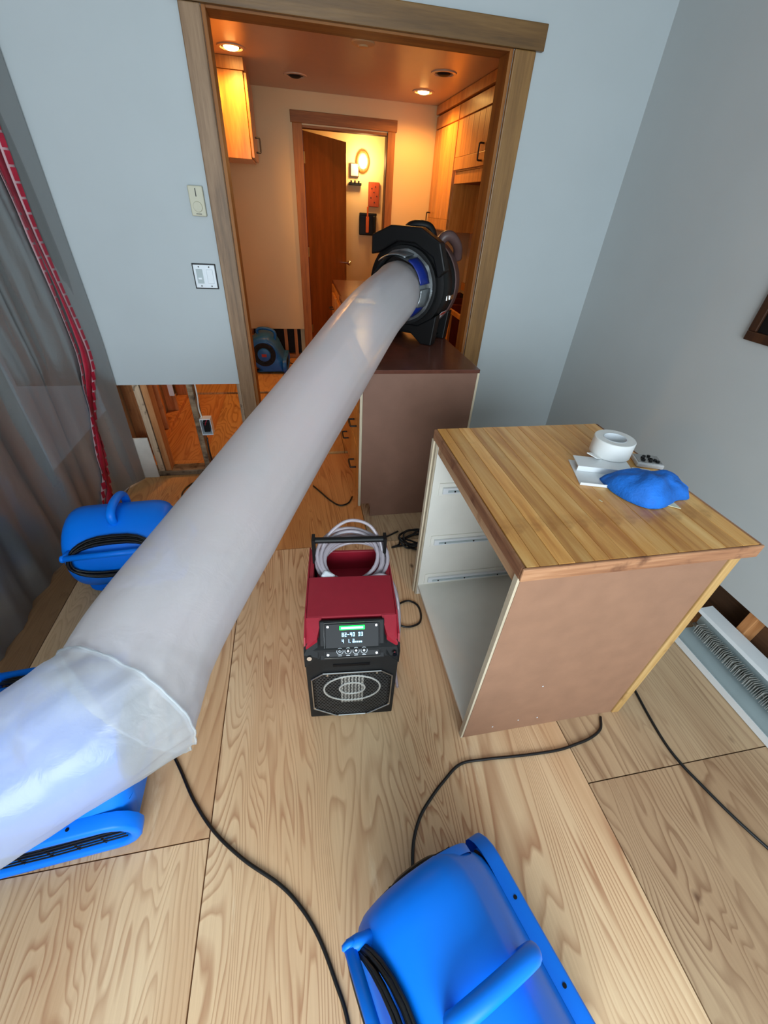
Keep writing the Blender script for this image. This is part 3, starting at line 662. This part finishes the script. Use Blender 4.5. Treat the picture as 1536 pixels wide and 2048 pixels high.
    if cord:
        bm = bmesh.new(); rnd = random.Random(3)
        for k in range(7):
            hw, hh = .186-.004*(k % 4), .090-.009*(k//2); p = []
            for i in range(28):
                a = 2*PI*i/28; yy = hw*math.copysign(abs(math.cos(a))**.75, math.cos(a)); zz = .285+hh*math.sin(a)
                rr_ = math.sqrt(max(0, (r+.009+.005*(k % 3))**2-(zz-cz)**2)); p.append((cx-rr_-.002, yy+rnd.uniform(-.002, .002), zz))
            tube(bm, p, .0048, 7, True)
        fin('wrapped_cord', bm, 'rubber', t, smooth=True)
    lab(B('sticker', cx-r+.008, cx-r+.010, -.10, -.055, .145, .17, 'label', t, rot=(0, -.25, 0)), 'small grey sticker')
    B('foot', -.17, -.10, -.16, -.10, .0, .02, 'black', t, .004); B('foot', -.17, -.10, .10, .16, .0, .02, 'black', t, .004)
    t.scale = (sc, sc, sc); return t
mover('bright blue air mover with coiled cord beside the plastic curtain', (-.880, 1.705, 0), math.radians(93))
mover('bright blue air mover lying mostly under the plastic duct', (-.825, .715, 0), math.radians(-86.3))
mover('bright blue air mover closest to the camera at the bottom edge', (.28, .018, 0), math.radians(16.5))
mover('darker blue air mover standing in the kitchen by the far wall', (-.36, 4.95, .018), math.radians(-4), 'blued', .95, cord=False)
# ================================================================== DEHUMIDIFIER
def dehum():
    t = E('dehumidifier', 'crimson and black dehumidifier with lit green strip and coiled clear hose', 'dehumidifier', (.103, .778, 0), math.radians(-5))
    W = .157; D = .45; Ht = .50
    def PR(n, poly, x0, x1, mat, bev=.004):      # poly in (y,z), extruded along x
        bm = bmesh.new(); prism(bm, poly, 0, x0, x1); return fin(n, bm, mat, t, bev=bev)
    # red shell: top and sides, with well at the back
    PR('shell_side', [(.03, .02), (D, .02), (D, Ht-.012), (.11, Ht), (.03, .475), (.012, .44), (.03, .40)], -W, -W+.006, 'crim', .002)
    PR('shell_side', [(.03, .02), (D, .02), (D, Ht-.012), (.11, Ht), (.03, .475), (.012, .44), (.03, .40)], W-.006, W, 'crim', .002)
    bm = bmesh.new(); box(bm, -W+.0065, W-.0065, .09, .275, .44, Ht); fin('top_panel', bm, 'crim', t, bev=.004)
    for s in (-1, 1):   # wedge cheeks falling to the sides
        bm = bmesh.new(); x0, x1 = s*.10, s*(W-.0065)
        P = [(x0, .09, Ht), (x1, .09, Ht), (x1, .012, .445), (s*.115, .03, .47)]; Q = [(a, b+.002, c-.03) for a, b, c in P]
        rings(bm, [P, Q]); fin('cheek', bm, 'crim', t)
    B('rear_well_floor', -W+.0065, W-.0065, .276, D, .36, .375, 'crim', t); B('rear_lip', -W+.0065, W-.0065, D-.012, D, .376, .47, 'crim', t, .002)
    B('well_rim', -W+.0065, -W+.022, .276, D-.013, .376, .49, 'crim', t, .002); B('well_rim', W-.022, W-.0065, .276, D-.013, .376, .49, 'crim', t, .002)
    B('core', -W+.007, W-.007, .05, D-.005, .025, .358, 'black', t)
    # black front frame
    PR('front_frame', [(.0, .018), (.05, .018), (.05, .40), (.088, .44), (.088, .475), (.012, .43), (.0, .40)], -W+.001, W-.001, 'blackm', .004)
    # side shoulders
    for s in (-1, 1):
        bm = bmesh.new(); P = [(s*.112, .066, .484), (s*.112, -.004, .410), (s*(W+.001), -.004, .36), (s*(W+.001), -.002, .425), (s*(W+.001), .01, .447)]
        Q = [(a, b+.03, c-.012) for a, b, c in P]; rings(bm, [P, Q]); fin('shoulder', bm, 'blackm', t, bev=.002)
        CYL('screw', (s*.14, -.003, .415), (0, -1, .25), .008, .006, 'chrome', t, 14)
    # sloped control panel
    pn = bpy.data.objects.new('control_panel', None); COL.objects.link(pn); pn.parent = t
    a = Vector((0, .0, .398)); b = Vector((0, .072, .497)); n = Vector((0, -(b-a).z, (b-a).y)).normalized(); u = (b-a).normalized(); L = (b-a).length
    m = Matrix((Vector((1, 0, 0)), u, n)).transposed().to_4x4(); m.translation = a; pn.matrix_local = m
    B('panel_frame', -.108, .108, -.004, L+.004, -.02, .004, 'blackm', pn, .004)
    B('glass', -.088, .088, .008, L-.006, .0042, .007, 'panelb', pn, .001)
    for x in (-.08, .08):
        for y in (.016, L-.014): CYL('screw', (x, y, .0072), (0, 0, 1), .0035, .0025, 'chrome', pn, 12)
    bm = bmesh.new(); tube(bm, [(-.092, .004, .0068), (.092, .004, .0068), (.092, L-.002, .0068), (-.092, L-.002, .0068)], .0012, 5, True); fin('panel_border', bm, 'steel', pn)
    B('status_light', -.042, .042, L-.026, L-.012, .0072, .011, 'led', pn, .003); B('light_core', -.036, .036, L-.022, L-.016, .0111, .0116, 'lcd', pn)
    # screen and its figures
    B('screen', -.038, .04, .048, .090, .0072, .0078, 'panelb', pn)
    bm = bmesh.new()
    def digits(s, x, y, h, w):
        seg = {'0': 'abcdef', '1': 'bc', '2': 'abged', '3': 'abgcd', '4': 'fgbc', '5': 'afgcd', '6': 'afgedc', '7': 'abc', '8': 'abcdefg', '9': 'abcfgd', '-': 'g', ' ': '', '.': '.'}
        T = h*.14
        for ch in s:
            R = dict(a=(0, w, h-T, h), d=(0, w, 0, T), g=(0, w, h/2-T/2, h/2+T/2), f=(0, T, h/2, h), e=(0, T, 0, h/2), b=(w-T, w, h/2, h), c=(w-T, w, 0, h/2)); R['.'] = (0, T, 0, T)
            for k in seg[ch]:
                q = R[k]; box(bm, x+q[0], x+q[1], y+q[2], y+q[3], .008, .0084)
            x += w*1.45
    digits('82-40 33', -.034, .074, .013, .0062); digits('4 1.2', -.034, .053, .012, .006); 
    for k in range(5): box(bm, .004+k*.006, .008+k*.006, .053, .058, .008, .0084)
    fin('screen_figures', bm, 'lcd', pn)
    for k in range(4):
        x = -.041+k*.0265; bm = bmesh.new()
        tube(bm, [(x+.0105*math.cos(i*PI/10), .026+.0105*math.sin(i*PI/10), .0078) for i in range(20)], .0009, 4, True)
        if k == 0: tube(bm, [(x+.004*math.cos(i*PI/8+2), .026+.004*math.sin(i*PI/8+2), .0078) for i in range(13)], .0009, 4); box(bm, x-.0007, x+.0007, .026, .0315, .0074, .0084)
        elif k == 1: prism(bm, [(x, .032), (x+.0035, .0255), (x+.002, .0225), (x-.002, .0225), (x-.0035, .0255)], 2, .0074, .0084)
        else:
            s = 1 if k == 2 else -1
            prism(bm, [(x, .026+s*.005), (x+.0045, .026), (x, .026-s*.004), (x-.0045, .026)], 2, .0074, .0084)
        box(bm, x-.006, x+.006, .0105, .0118, .0074, .0082)
        fin('button', bm, 'swit', pn)
    B('slot', -.065, .06, -.002, .0, .352, .366, 'panelb', t, .0008)
    # front grille: octagonal steel border, honeycomb mesh, fan
    O = [(-.14, .09), (-.14, .285), (-.10, .318), (.10, .318), (.14, .285), (.14, .09), (.06, .03), (-.06, .03)]
    bm = bmesh.new(); tube(bm, [(x, -.005, z) for x, z in O], .0028, 6, True); fin('grille_border', bm, 'steel', t)
    bm = bmesh.new(); prism(bm, [(x*.985, z) for x, z in O], 1, -.0015, -.0005); fin('grille_backing', bm, 'panelb', t)
    def inside(x, z):
        if abs(x) > .137 or z < .033 or z > .314: return False
        if z > .285 and abs(x) > .10+(.318-z)*1.2: return False
        if z < .09 and abs(x) > .06+(z-.03)*1.33: return False
        return True
    bm = bmesh.new(); hs = .0072; r_ = 0; z = .034
    while z < .316:
        x = -.14+(hs*.866 if r_ % 2 else 0)
        while x < .14:
            C6 = [(x+hs*.92*math.sin(PI/3*i), z+hs*.92*math.cos(PI/3*i)) for i in range(6)]
            if all(inside(*c) for c in C6):
                Ou = [bm.verts.new((a, -.0042, b)) for a, b in C6]; In = [bm.verts.new((x+(a-x)*.80, -.0042, z+(b-z)*.80)) for a, b in C6]
                for i in range(6): bm.faces.new((Ou[i], Ou[(i+1) % 6], In[(i+1) % 6], In[i]))
            x += hs*1.732
        z += hs*1.5; r_ += 1
    g = fin('honeycomb_mesh', bm, 'mesh', t); g['kind'] = 'stuff'
    bm = bmesh.new(); 
    for q in (.045, .10): tube(bm, [(q*1.0*math.cos(i*PI/16), -.0032, .215+q*.8*math.sin(i*PI/16)) for i in range(32)], .0035, 6, True)
    fin('fan_shroud', bm, 'alu', t)
    bm = bmesh.new()
    for i in range(-3, 4): box(bm, i*.012-.004, i*.012+.004, -.003, -.001, .12, .29)
    fin('coil', bm, 'alu', t)
    for x, z in ((-.085, .312), (.085, .312), (-.137, .10), (.137, .10), (-.055, .034), (.055, .034)): CYL('screw', (x, -.006, z), (0, -1, 0), .004, .003, 'chrome', t, 10)
    for s in (-1, 1):
        CYL('foot', (s*.12, .04, 0), (0, 0, 1), .015, .022, 'metalw', t, 14); CYL('foot', (s*.12, .40, 0), (0, 0, 1), .015, .022, 'metalw', t, 14)
    # carry bar
    bm = bmesh.new(); tube(bm, [(-.128, .375, .59), (.128, .375, .59)], .012, 16)
    for s in (-1, 1): box(bm, s*.134-.006, s*.134+.006, .355, .395, .376, .605)
    fin('carry_handle', bm, 'black', t, auto=50)
    # coiled hose in the well
    hb = bpy.data.objects.new('drain_hose', None); COL.objects.link(hb); hb.parent = t; hb.location = (.012, .345, .45)
    bm = bmesh.new(); rnd = random.Random(5)
    for k in range(9):
        ti = rnd.uniform(-.25, .35); ra = .116+rnd.uniform(-.016, .010); hx = rnd.uniform(-.012, .012); lift = .04+.05*k/9; P = []
        for i in range(30):
            a = 2*PI*i/30; x = ra*1.04*math.cos(a); y = ra*.66*math.sin(a); zz = lift+y*(.55+.05*k)+ti*x*.35
            P.append((x+hx, y+.006*(k % 2), max(zz, -.045)))
        tube(bm, P, .0072, 8, True)
    fin('hose_coil', bm, 'hose', hb, smooth=True)
    TUBE('hose_loop', [(-.105, -.055, .02), (-.12, .0, .07), (-.095, .05, .14), (-.02, .08, .19), (.06, .07, .18), (.105, .04, .12), (.12, 0, .05)], .0065, 'hose', hb, 8)
    TUBE('hose_tail', [(.04, -.075, .035), (.11, -.065, .045), (.150, -.10, .02), (.168, -.16, -.06), (.172, -.19, -.20), (.17, -.21, -.36), (.18, -.24, -.44)], .0065, 'hose', hb, 8)
    lab(B('hose_band', -.118, -.07, -.075, -.04, .01, .05, 'swit', hb, .008, rot=(.2, .2, -.5)), 'white wrap holding the coil')
    return t
dehum()
# ================================================================== BLACK FAN AND DUCT
FC = Vector((.705, 2.70, 1.235)); FA = Vector((-.62, -.785, -.03)).normalized()
FX = FA.cross(Vector((0, 0, 1))).normalized(); FZ = FX.cross(FA).normalized()    # FX: to one side, FZ up
def fan():
    t = E('ducted_fan', 'black drum fan with taped duct collar standing on the doorway cabinet', 'fan', (FC.x, FC.y, .936))
    # local frame: Y = -axis(backwards), X right as seen by the camera, Z up
    rz = math.atan2(-FA.x, -FA.y) ; t.rotation_euler = (0, 0, -math.atan2(-FA.x, -FA.y)); c = .30
    def L(n, prof, mat, seg=40, ang=35): 
        bm = bmesh.new(); lathe(bm, (0, 0, c), (0, 1, 0), prof, seg); return fin(n, bm, mat, t, auto=ang)
    L('drum', [(-.115, .165), (-.12, .20), (-.115, .235), (-.085, .245), (.0, .243), (.02, .236), (.04, .243), (.12, .240), (.16, .225), (.19, .19), (.20, .12), (.20, .001)], 'black')
    L('rear_shell', [(.045, .2445), (.05, .250), (.11, .248), (.15, .235), (.16, .2255)], 'plum')
    L('front_ring', [(-.116, .165), (-.150, .168), (-.155, .185), (-.15, .20), (-.119, .202)], 'blackm')
    L('inlet_dark', [(-.13, .164), (-.135, .001)], 'insul_shade')
    # top hood plate, faceted
    P = [(-.215, .14), (-.215, .235), (-.10, .285), (.08, .285), (.20, .225), (.245, .10), (.205, .06), (.165, .155), (.05, .212), (-.06, .212), (-.165, .155)]
    bm = bmesh.new(); prism(bm, [(x, c+z) for x, z in P], 1, -.155, -.085); fin('front_hood', bm, 'black', t, bev=.008)
    # handles
    TUBE('handle', [(-.07, -.03, c+.225), (-.05, -.03, c+.275), (.0, -.02, c+.292), (.06, .0, c+.285), (.09, .0, c+.25), (.09, .0, c+.22)], .022, 'black', t, 10)
    TUBE('handle', [(.12, .02, c+.20), (.15, .03, c+.245), (.18, .06, c+.245), (.205, .11, c+.20), (.20, .15, c+.14)], .027, 'plum', t, 10)
    lab(B('chrome_latch', .236, .250, -.03, .03, c-.055, c-.03, 'chrome', t, .003), 'chrome toggle latch')
    B('latch_pad', .232, .245, -.07, -.032, c-.057, c-.028, 'steel', t, .003)
    o = B('warning_label', -.036, .036, -.001, .001, -.045, .045, 'label', t); an = math.radians(-38)
    rd = Vector((math.cos(an), 0, math.sin(an))); tg = Vector((-math.sin(an), 0, math.cos(an))); ay = Vector((0, 1, 0))
    m = Matrix((ay, -rd, tg)).transposed().to_4x4(); m.translation = Vector((0, -.035, c))+rd*.250; o.matrix_local = m
    B('label_band', -.036, .036, -.0022, -.0012, .020, .044, 'redl', o)
    # feet / cradle
    bm = bmesh.new()
    prism(bm, [(-.20, 0), (-.13, 0), (-.05, c-.24), (.05, c-.24), (.13, 0), (.20, 0), (.215, c-.13), (.10, c-.2), (-.10, c-.2), (-.215, c-.13)], 1, -.13, -.06)
    prism(bm, [(-.20, 0), (-.13, 0), (-.05, c-.24), (.05, c-.24), (.13, 0), (.20, 0), (.215, c-.13), (.10, c-.2), (-.10, c-.2), (-.215, c-.13)], 1, .08, .14)
    box(bm, -.17, -.14, -.06, .08, 0.01, .03); box(bm, .14, .17, -.06, .08, .01, .03)
    box(bm, -.15, .16, -.055, .075, .031, .12)
    fin('stand', bm, 'black', t, bev=.006)
    # collar wrapped in silver tape
    bm = bmesh.new(); rr = []
    for i, (y, rad) in enumerate(((-.136, .185), (-.152, .186), (-.17, .168), (-.19, .160), (-.215, .158), (-.24, .156), (-.262, .151))):
        rr.append([((rad+.007*noise.noise(Vector((3*math.cos(2*PI*k/56)+i, 3*math.sin(2*PI*k/56), i*.8))))*math.cos(2*PI*k/56), y+.006*noise.noise(Vector((4*math.cos(2*PI*k/56), 4*math.sin(2*PI*k/56), i))), c+(rad+.007*noise.noise(Vector((3*math.cos(2*PI*k/56)+i, 3*math.sin(2*PI*k/56), i*.8))))*math.sin(2*PI*k/56)) for k in range(56)])
    rings(bm, rr, cap=False); lab(fin('tape_collar', bm, 'silver', t, auto=25), 'crumpled silver tape around the collar')
    for a0, a1, m_, r0 in ((12, 62, 'bluetape', .166), (-62, -28, 'bluetape', .164), (-28, 4, 'silver', .169), (70, 130, 'silver', .168)):
        bm = bmesh.new(); n = 12; A = [math.radians(a0+(a1-a0)*i/n) for i in range(n+1)]
        wob = [.006*noise.noise(Vector((i*.7, a0, 0))) for i in range(n+1)]
        R0 = [[(r_*math.cos(a), y+wob[i], c+r_*math.sin(a)) for i, a in enumerate(A)] for y, r_ in ((-.165, r0+.006), (-.2, r0+.003), (-.262, r0), (-.272, r0-.006))]
        rings(bm, R0, cap=False, closed=False); o = fin('film_patch' if m_ == 'bluetape' else 'tape_patch', bm, m_, t, smooth=True); sd = o.modifiers.new('s', 'SOLIDIFY'); sd.thickness = .002
    return t
fan()
def duct():
    t = E('plastic_duct', 'long inflated milky plastic duct from the black fan to the left foreground', 'duct', (0, 0, 0))
    pts = [FC+FA*.20, FC+FA*.25, Vector((.50, 2.37, 1.212)), Vector((.374, 2.202, 1.147)), Vector((.150, 1.895, .972)), Vector((-.096, 1.527, .79)), Vector((-.295, 1.151, .676)), Vector((-.414, .882, .626)), Vector((-.464, .735, .603)), Vector((-.485, .610, .585))]
    rad = [.134, .136, .142, .148, .158, .172, .179, .178, .176, .175]
    P = catmull(pts, 10); RR = []
    for i in range(len(P)):
        k = i/10; a = min(int(k), len(rad)-2); RR.append(rad[a]+(rad[a+1]-rad[a])*(k-a))
    Bdir = Vector((-.85, -.49, -.12)).normalized()
    seg = 72
    def sweep(P, RR, nrm0=None, wr=1.0, t0=None, t1=None):
        n = len(P); T = [(P[min(i+1, n-1)]-P[max(i-1, 0)]).normalized() for i in range(n)]
        rr = []; N = Vector((0, 0, 1))
        for i in range(n):
            tt = T[i]
            N = (N-tt*N.dot(tt)).normalized(); Bn = tt.cross(N); ring = []
            for k in range(seg):
                a = 2*PI*k/seg; d = math.cos(a)*N+math.sin(a)*Bn
                q = P[i]+d*RR[i]
                f = noise.noise(Vector((d.x*2.2, d.y*2.2, d.z*2.2))*1.0+P[i]*2.0)*.006*wr
                f += noise.noise(Vector((d.x*6, d.y*6, d.z*6))+P[i]*1.4)*.0028*wr
                ring.append(q+d*f)
            rr.append(ring)
        return rr, T
    A, TA = sweep(P, RR)
    # mitre last rings of A onto the bisector plane
    J = P[-1]; ta = TA[-1]; nj = Vector((-.453, -.888, .082)).normalized(); m0 = len(A)-10
    for i in range(m0, len(A)):
        wgt = (i-m0)/9
        for k in range(seg):
            q = A[m0][k]; tt = (J-P[m0]).normalized(); end = q+tt*((J-q).dot(nj)/tt.dot(nj)); e = (end-J)
            end = J+e*(1+.05*noise.noise(Vector((k*.45, 0, 1)))+.03*noise.noise(Vector((k*1.1, 4, 1))))
            A[i][k] = q.lerp(end, wgt)+e.normalized()*.006*noise.noise(Vector((k*.5, i*.5, 3)))*wgt
    bm = bmesh.new(); rings(bm, A, cap=False); lab(fin('long_tube', bm, 'duct', t, smooth=True), 'long straight milky tube')
    # second length, folded back to the left
    PB = catmull([J, Vector((-.54, .585, .582)), Vector((-.607, .548, .572)), Vector((-.702, .489, .560)), Vector((-.829, .438, .54)), Vector((-.905, .36, .53)), Vector((-.95, .18, .52)), Vector((-.96, -.2, .50)), Vector((-.96, -.8, .49)), Vector((-.95, -1.6, .48))], 9)
    RB = [.178, .180, .172, .160, .156, .155, .155, .155, .155]; RR2 = []
    for i in range(len(PB)):
        k = i/9; a = min(int(k), len(RB)-2); RR2.append(RB[a]+(RB[a+1]-RB[a])*(k-a))
    Bq, TB = sweep(PB, RR2, wr=1.5)
    st = [J+(q-J)*1.035+nj*-.006 for q in A[-1]]
    LB = 16
    for i in range(0, LB):
        u = i/LB; wgt = (1-u)**1.6
        for k in range(seg):
            # keep the folded film round the elbow, then let it find its round section
            q = st[k]+(PB[i]-J)*1.0
            Bq[i][k] = Bq[i][k].lerp(q, wgt)+(Bq[i][k]-PB[i]).normalized()*(.012*noise.noise(Vector((k*.42, u*3, 9)))*(1-u)*min(1, u*8+.2))
    bm = bmesh.new(); rings(bm, Bq, cap=False); lab(fin('folded_tube', bm, 'duct2', t, smooth=True), 'paler tube length after the creased bend')
    # puckered hem at the joint
    bm = bmesh.new(); hem = [q.lerp(J, -.004) for q in Bq[0]]; tube(bm, hem, .003, 6, True); fin('crease', bm, 'duct2', t, smooth=True)
    return t
duct()
# ================================================================== PLASTIC CURTAIN WITH ZIPPER
def cur_x(y, z):
    base = -1.088-.062*min(1, max(0, (2.635-y)/.18))-.09*min(1, max(0, (2.40-y)/.6))
    low = max(0, 1-z/.9); base -= .075*low*min(1, max(0, (2.72-y)/.25))
    f = .030*noise.noise(Vector((y*4+z*.6, z*.7, 0)))+.034*noise.noise(Vector((y*10+z*1.1, z*.8, 3)))+.012*noise.noise(Vector((y*26+z*2, z*1.6, 7)))+.008*math.sin(y*19+z*.9)
    return base+f*min(1, .15+max(0, (2.60-y)*4))*(.55+.45*min(1, (2.75-z)))
t = E('plastic_curtain', 'grey translucent plastic sheeting hung along the left side', 'curtain', (-1.25, 1.6, 0))
bm = bmesh.new(); ny, nz = 190, 90; G = []
for i in range(ny+1):
    y = -1.9+(2.635+1.9)*i/ny; G.append([bm.verts.new((cur_x(y, 2.74*j/nz)+1.25, y-1.6, 2.74*j/nz+.004)) for j in range(nz+1)])
for i in range(ny):
    for j in range(nz): bm.faces.new((G[i][j], G[i+1][j], G[i+1][j+1], G[i][j+1]))
fin('plastic_sheet', bm, 'sheet', t, smooth=True)
def strip(name, yf, w0, w1, z0, z1, mat, off, n=80, parent=None):
    bm = bmesh.new(); prev = None
    for i in range(n+1):
        z = z0+(z1-z0)*i/n; y = yf(z)
        row = [bm.verts.new((cur_x(y+q, z)+1.25+off, y+q-1.6, z+.006)) for q in (w0(z), (w0(z)+w1(z))/2, w1(z))]
        if prev: bm.faces.new((prev[0], prev[1], row[1], row[0])); bm.faces.new((prev[1], prev[2], row[2], row[1]))
        prev = row
    o = fin(name, bm, mat, parent or t, smooth=True); o.modifiers.new('s', 'SOLIDIFY').thickness = .001; return o
zy = lambda z: 2.30+.19*min(1, z/.8)-.03*max(0, min(1, (z-.9)/.5))+.006*math.sin(z*5)
zp = strip('zipper_strip', zy, lambda z: -.018-.008*math.sin(z*4.3), lambda z: .018+.008*math.sin(z*3.7), .02, 2.7, 'redtape', .010)
lab(zp, 'red adhesive zipper strip')
for s in (-1, 1):
    bm = bmesh.new(); z = .03
    while z < 2.68:
        h = .045; yc = zy(z)+s*.033
        for (za, zb) in ((z, z+h),):
            R = []
            for zz in (za, zb):
                for q in (-.008, .008): R.append(bm.verts.new((cur_x(yc+q, zz)+1.25+.012, yc+q-1.6, zz+.006)))
            bm.faces.new((R[0], R[1], R[3], R[2]))
        z += .054
    o = fin('printed_edge', bm, 'redtape', t); o['kind'] = 'stuff'; o.modifiers.new('s', 'SOLIDIFY').thickness = .0008
    o = strip('edge_tape', zy, (lambda z: .020) if s > 0 else (lambda z: -.044), (lambda z: .044) if s > 0 else (lambda z: -.020), .02, 2.7, 'pinktape', .007)
# ================================================================== BASEBOARD HEATER
t = E('baseboard_heater', 'white baseboard heater with its cover off and fins showing', 'heater', (1.76, -.2, 0))
hl0, hl1 = -1.6, 1.15
bm = bmesh.new(); prism(bm, [(-.08, .004), (-.08, .035), (-.076, .035), (-.074, .010), (.085, .010), (.085, .004)], 1, hl0, hl1); fin('base_tray', bm, 'heat', t); B('front_lip', -.083, -.0805, hl0, hl1, .004, .037, 'metalw', t)
B('back_plate', .070, .084, hl0, hl1, .0105, .150, 'heat', t)
bm = bmesh.new(); prism(bm, [(.03, .150), (.088, .154), (.088, .166), (.02, .160), (.014, .145), (.018, .144)], 1, hl0, hl1); fin('top_cap', bm, 'metalw', t)
bm = bmesh.new(); tube(bm, [(.02, hl0+.02, .075), (.02, hl1-.02, .075)], .010, 10); fin('element', bm, 'steel', t, smooth=True)
nf = 290
fme = bpy.data.meshes.new('fin'); bm = bmesh.new(); box(bm, -.020, .020, -.0007, .0007, -.026, .026); bm.to_mesh(fme); bm.free(); fme.materials.append(MT['alu'])
for i in range(nf):
    o = bpy.data.objects.new('fin', fme); COL.objects.link(o); o.parent = t; o.location = (.02, 1.10-i*.0085, .075); o.rotation_euler = (0, random.uniform(-.12, .12), random.uniform(-.18, .18))
# ================================================================== WALL DEVICES
t = E('thermostat', 'beige thermostat with round dial on the wall left of the opening', 'thermostat', (-.443, WY, 1.57))
B('case', -.034, .034, -.028, 0, -.06, .06, 'beige', t, .004); CYL('dial', (.0, -.028, -.022), (0, -1, 0), .022, .006, 'beige', t, 32, .020)
B('gauge_slot', -.002, .002, -.0295, -.028, .018, .05, 'black', t); B('name_strip', -.013, .013, -.0292, -.028, -.052, -.049, 'hooks', t)
t = E('switch_plate', 'white double light switch in a dark-edged box beside the doorway', 'switch', (-.472, WY, 1.245))
B('box_edge', -.060, .060, -.004, 0, -.060, .060, 'black', t, .001); B('plate', -.054, .054, -.010, -.0045, -.054, .054, 'swit', t, .002)
B('dimmer', -.042, -.010, -.013, -.0105, -.033, .034, 'heat', t, .001); B('slider', -.036, -.016, -.018, -.0135, -.014, -.004, 'swit', t, .001)
B('rocker', .010, .042, -.015, -.0105, -.033, .034, 'swit', t, .002)
for x in (-.026, .026):
    for z in (-.045, .045): CYL('screw', (x, -.0105, z), (0, -1, 0), .0035, .001, 'hooks', t, 8)
t = E('outlet_box', 'open electrical box with wires on the bare stud', 'outlet', (-.643, WY+.03, .365))
B('box_back', -.032, .032, .03, .034, -.052, .052, 'swit', t)
for a in ((-.034, -.031, -.03, .03, -.052, .052), (.031, .034, -.03, .03, -.052, .052), (-.034, .034, -.03, .03, .0525, .056), (-.034, .034, -.03, .03, -.056, -.0525)): B('box_side', *a, 'swit', t)
B('receptacle', -.02, .018, -.02, .02, -.04, .035, 'black', t, .004)
TUBE('wire', [(-.022, 0, .055), (-.03, .01, .12), (-.022, .01, .2), (-.02, .01, .34)], .005, 'gyp', t, 6)
TUBE('wire', [(-.01, -.01, .0), (.0, -.03, .03), (.012, -.02, .05)], .003, 'redtape', t, 6)
t = E('second_outlet_box', 'white electrical box low on the kitchen side studs', 'outlet', (-1.10, 3.6, .28)); B('box', 0, .04, -.03, .03, -.05, .05, 'swit', t, .003); B('socket', .041, .044, -.02, .02, -.04, .04, 'black', t)
t = E('picture_frame', 'dark wooden picture frame on the right wall', 'picture', (WX, 1.115, 1.235))
for a in ((-.018, 0, -.37, .375, 0, .035), (-.018, 0, -.37, .375, .465, .50), (-.018, 0, .34, .375, .0355, .4645), (-.018, 0, -.37, -.335, .0355, .4645)): B('frame_bar', *a, 'dkfr', t, .003)
B('mat', -.008, -.004, -.334, .339, .036, .464, 'black', t); B('print', -.010, -.0085, -.27, .275, .09, .41, 'label', t)
# ================================================================== CORDS
def cord(name, label, pts, r=.0052, n=8):
    o = TUBE(name, [(p[0], p[1], (p[2] if len(p) > 2 else 0)+r+.0008) for p in pts], r, 'rubber', None, 8, n)
    return tag(o, label, 'cord')
cord('power_cord', 'black cord running from under the duct to the bottom edge', [(-.60, .95), (-.575, .85), (-.547, .76), (-.50, .68), (-.44, .58), (-.365, .485), (-.27, .40), (-.163, .324), (-.10, .26), (-.055, .192), (-.02, .11), (.005, .036), (.02, -.1), (.03, -.3)])
cord('power_cord', 'black cord from the nearest blue air mover to under the brown cabinet', [(.22, .20), (.225, .25), (.23, .296), (.25, .36), (.285, .415), (.331, .457), (.39, .50), (.468, .544), (.56, .545), (.66, .538), (.739, .533), (.85, .53), (.929, .538), (1.0, .55), (1.06, .575), (1.09, .618)])
cord('power_cord', 'black cord on the grey plywood right of the brown cabinet', [(1.36, .90), (1.325, .80), (1.308, .691), (1.29, .58), (1.281, .481), (1.288, .41), (1.308, .339), (1.34, .24), (1.383, .139), (1.45, .0), (1.52, -.2)])
cord('power_cord', 'black cord looping from the dehumidifier toward the brown cabinet side', [(.305, 1.20, .38), (.325, 1.22, .28), (.35, 1.25, .14), (.375, 1.28, .03), (.385, 1.22), (.352, 1.175), (.365, 1.24), (.40, 1.295), (.455, 1.312), (.494, 1.28), (.498, 1.22), (.475, 1.17), (.415, 1.156), (.362, 1.172, .011)])
cord('power_cord', 'long black cord curling between the dehumidifier and the cord tangle', [(.20, 1.30), (.16, 1.42), (.10, 1.5), (.08, 1.6), (.10, 1.72), (.18, 1.83), (.28, 1.85), (.37, 1.80), (.44, 1.82), (.52, 1.86)])
cord('power_cord', 'short black cord arching over behind the dehumidifier handle', [(.07, 1.30, .012), (.10, 1.47, .012), (.17, 1.56), (.24, 1.55), (.28, 1.46), (.285, 1.34)])
rnd = random.Random(11); P = []
for i in range(46):
    a = i*.82; rr = .055+.055*rnd.random(); P.append((.60+rr*1.25*math.cos(a)+.0008*i, 1.76+rr*.8*math.sin(a), .0105*(i % 5)*.8))
cord('tangled_cord', 'black tangle of cord on the floor before the doorway cabinet', [(.52, 1.80), (.50, 1.74), (.46, 1.72)]+P+[(.74, 1.78), (.84, 1.74), (.92, 1.70)], n=6)
cord('power_cord', 'black cord on the floor left of the doorway cabinet', [(.03, 2.42), (.08, 2.33), (.13, 2.24), (.19, 2.17), (.25, 2.19), (.285, 2.26)])
cord('power_cord', 'black cord coming down from the outlet box and looping by the duct', [(-.645, WY-.03, .30), (-.645, WY-.05, .22), (-.64, WY-.05, .12), (-.62, 2.60, .03), (-.585, 2.57), (-.62, 2.60), (-.72, 2.58), (-.80, 2.52), (-.83, 2.42), (-.80, 2.32), (-.72, 2.25), (-.6, 2.2)])
cord('power_cord', 'thin dark cord behind the kitchen air mover', [(-.12, 5.12, .019), (-.02, 5.02, .019), (.06, 5.08, .019), (.08, 5.2, .019), (.02, 5.22, .019), (-.05, 5.1, .019)], .004)
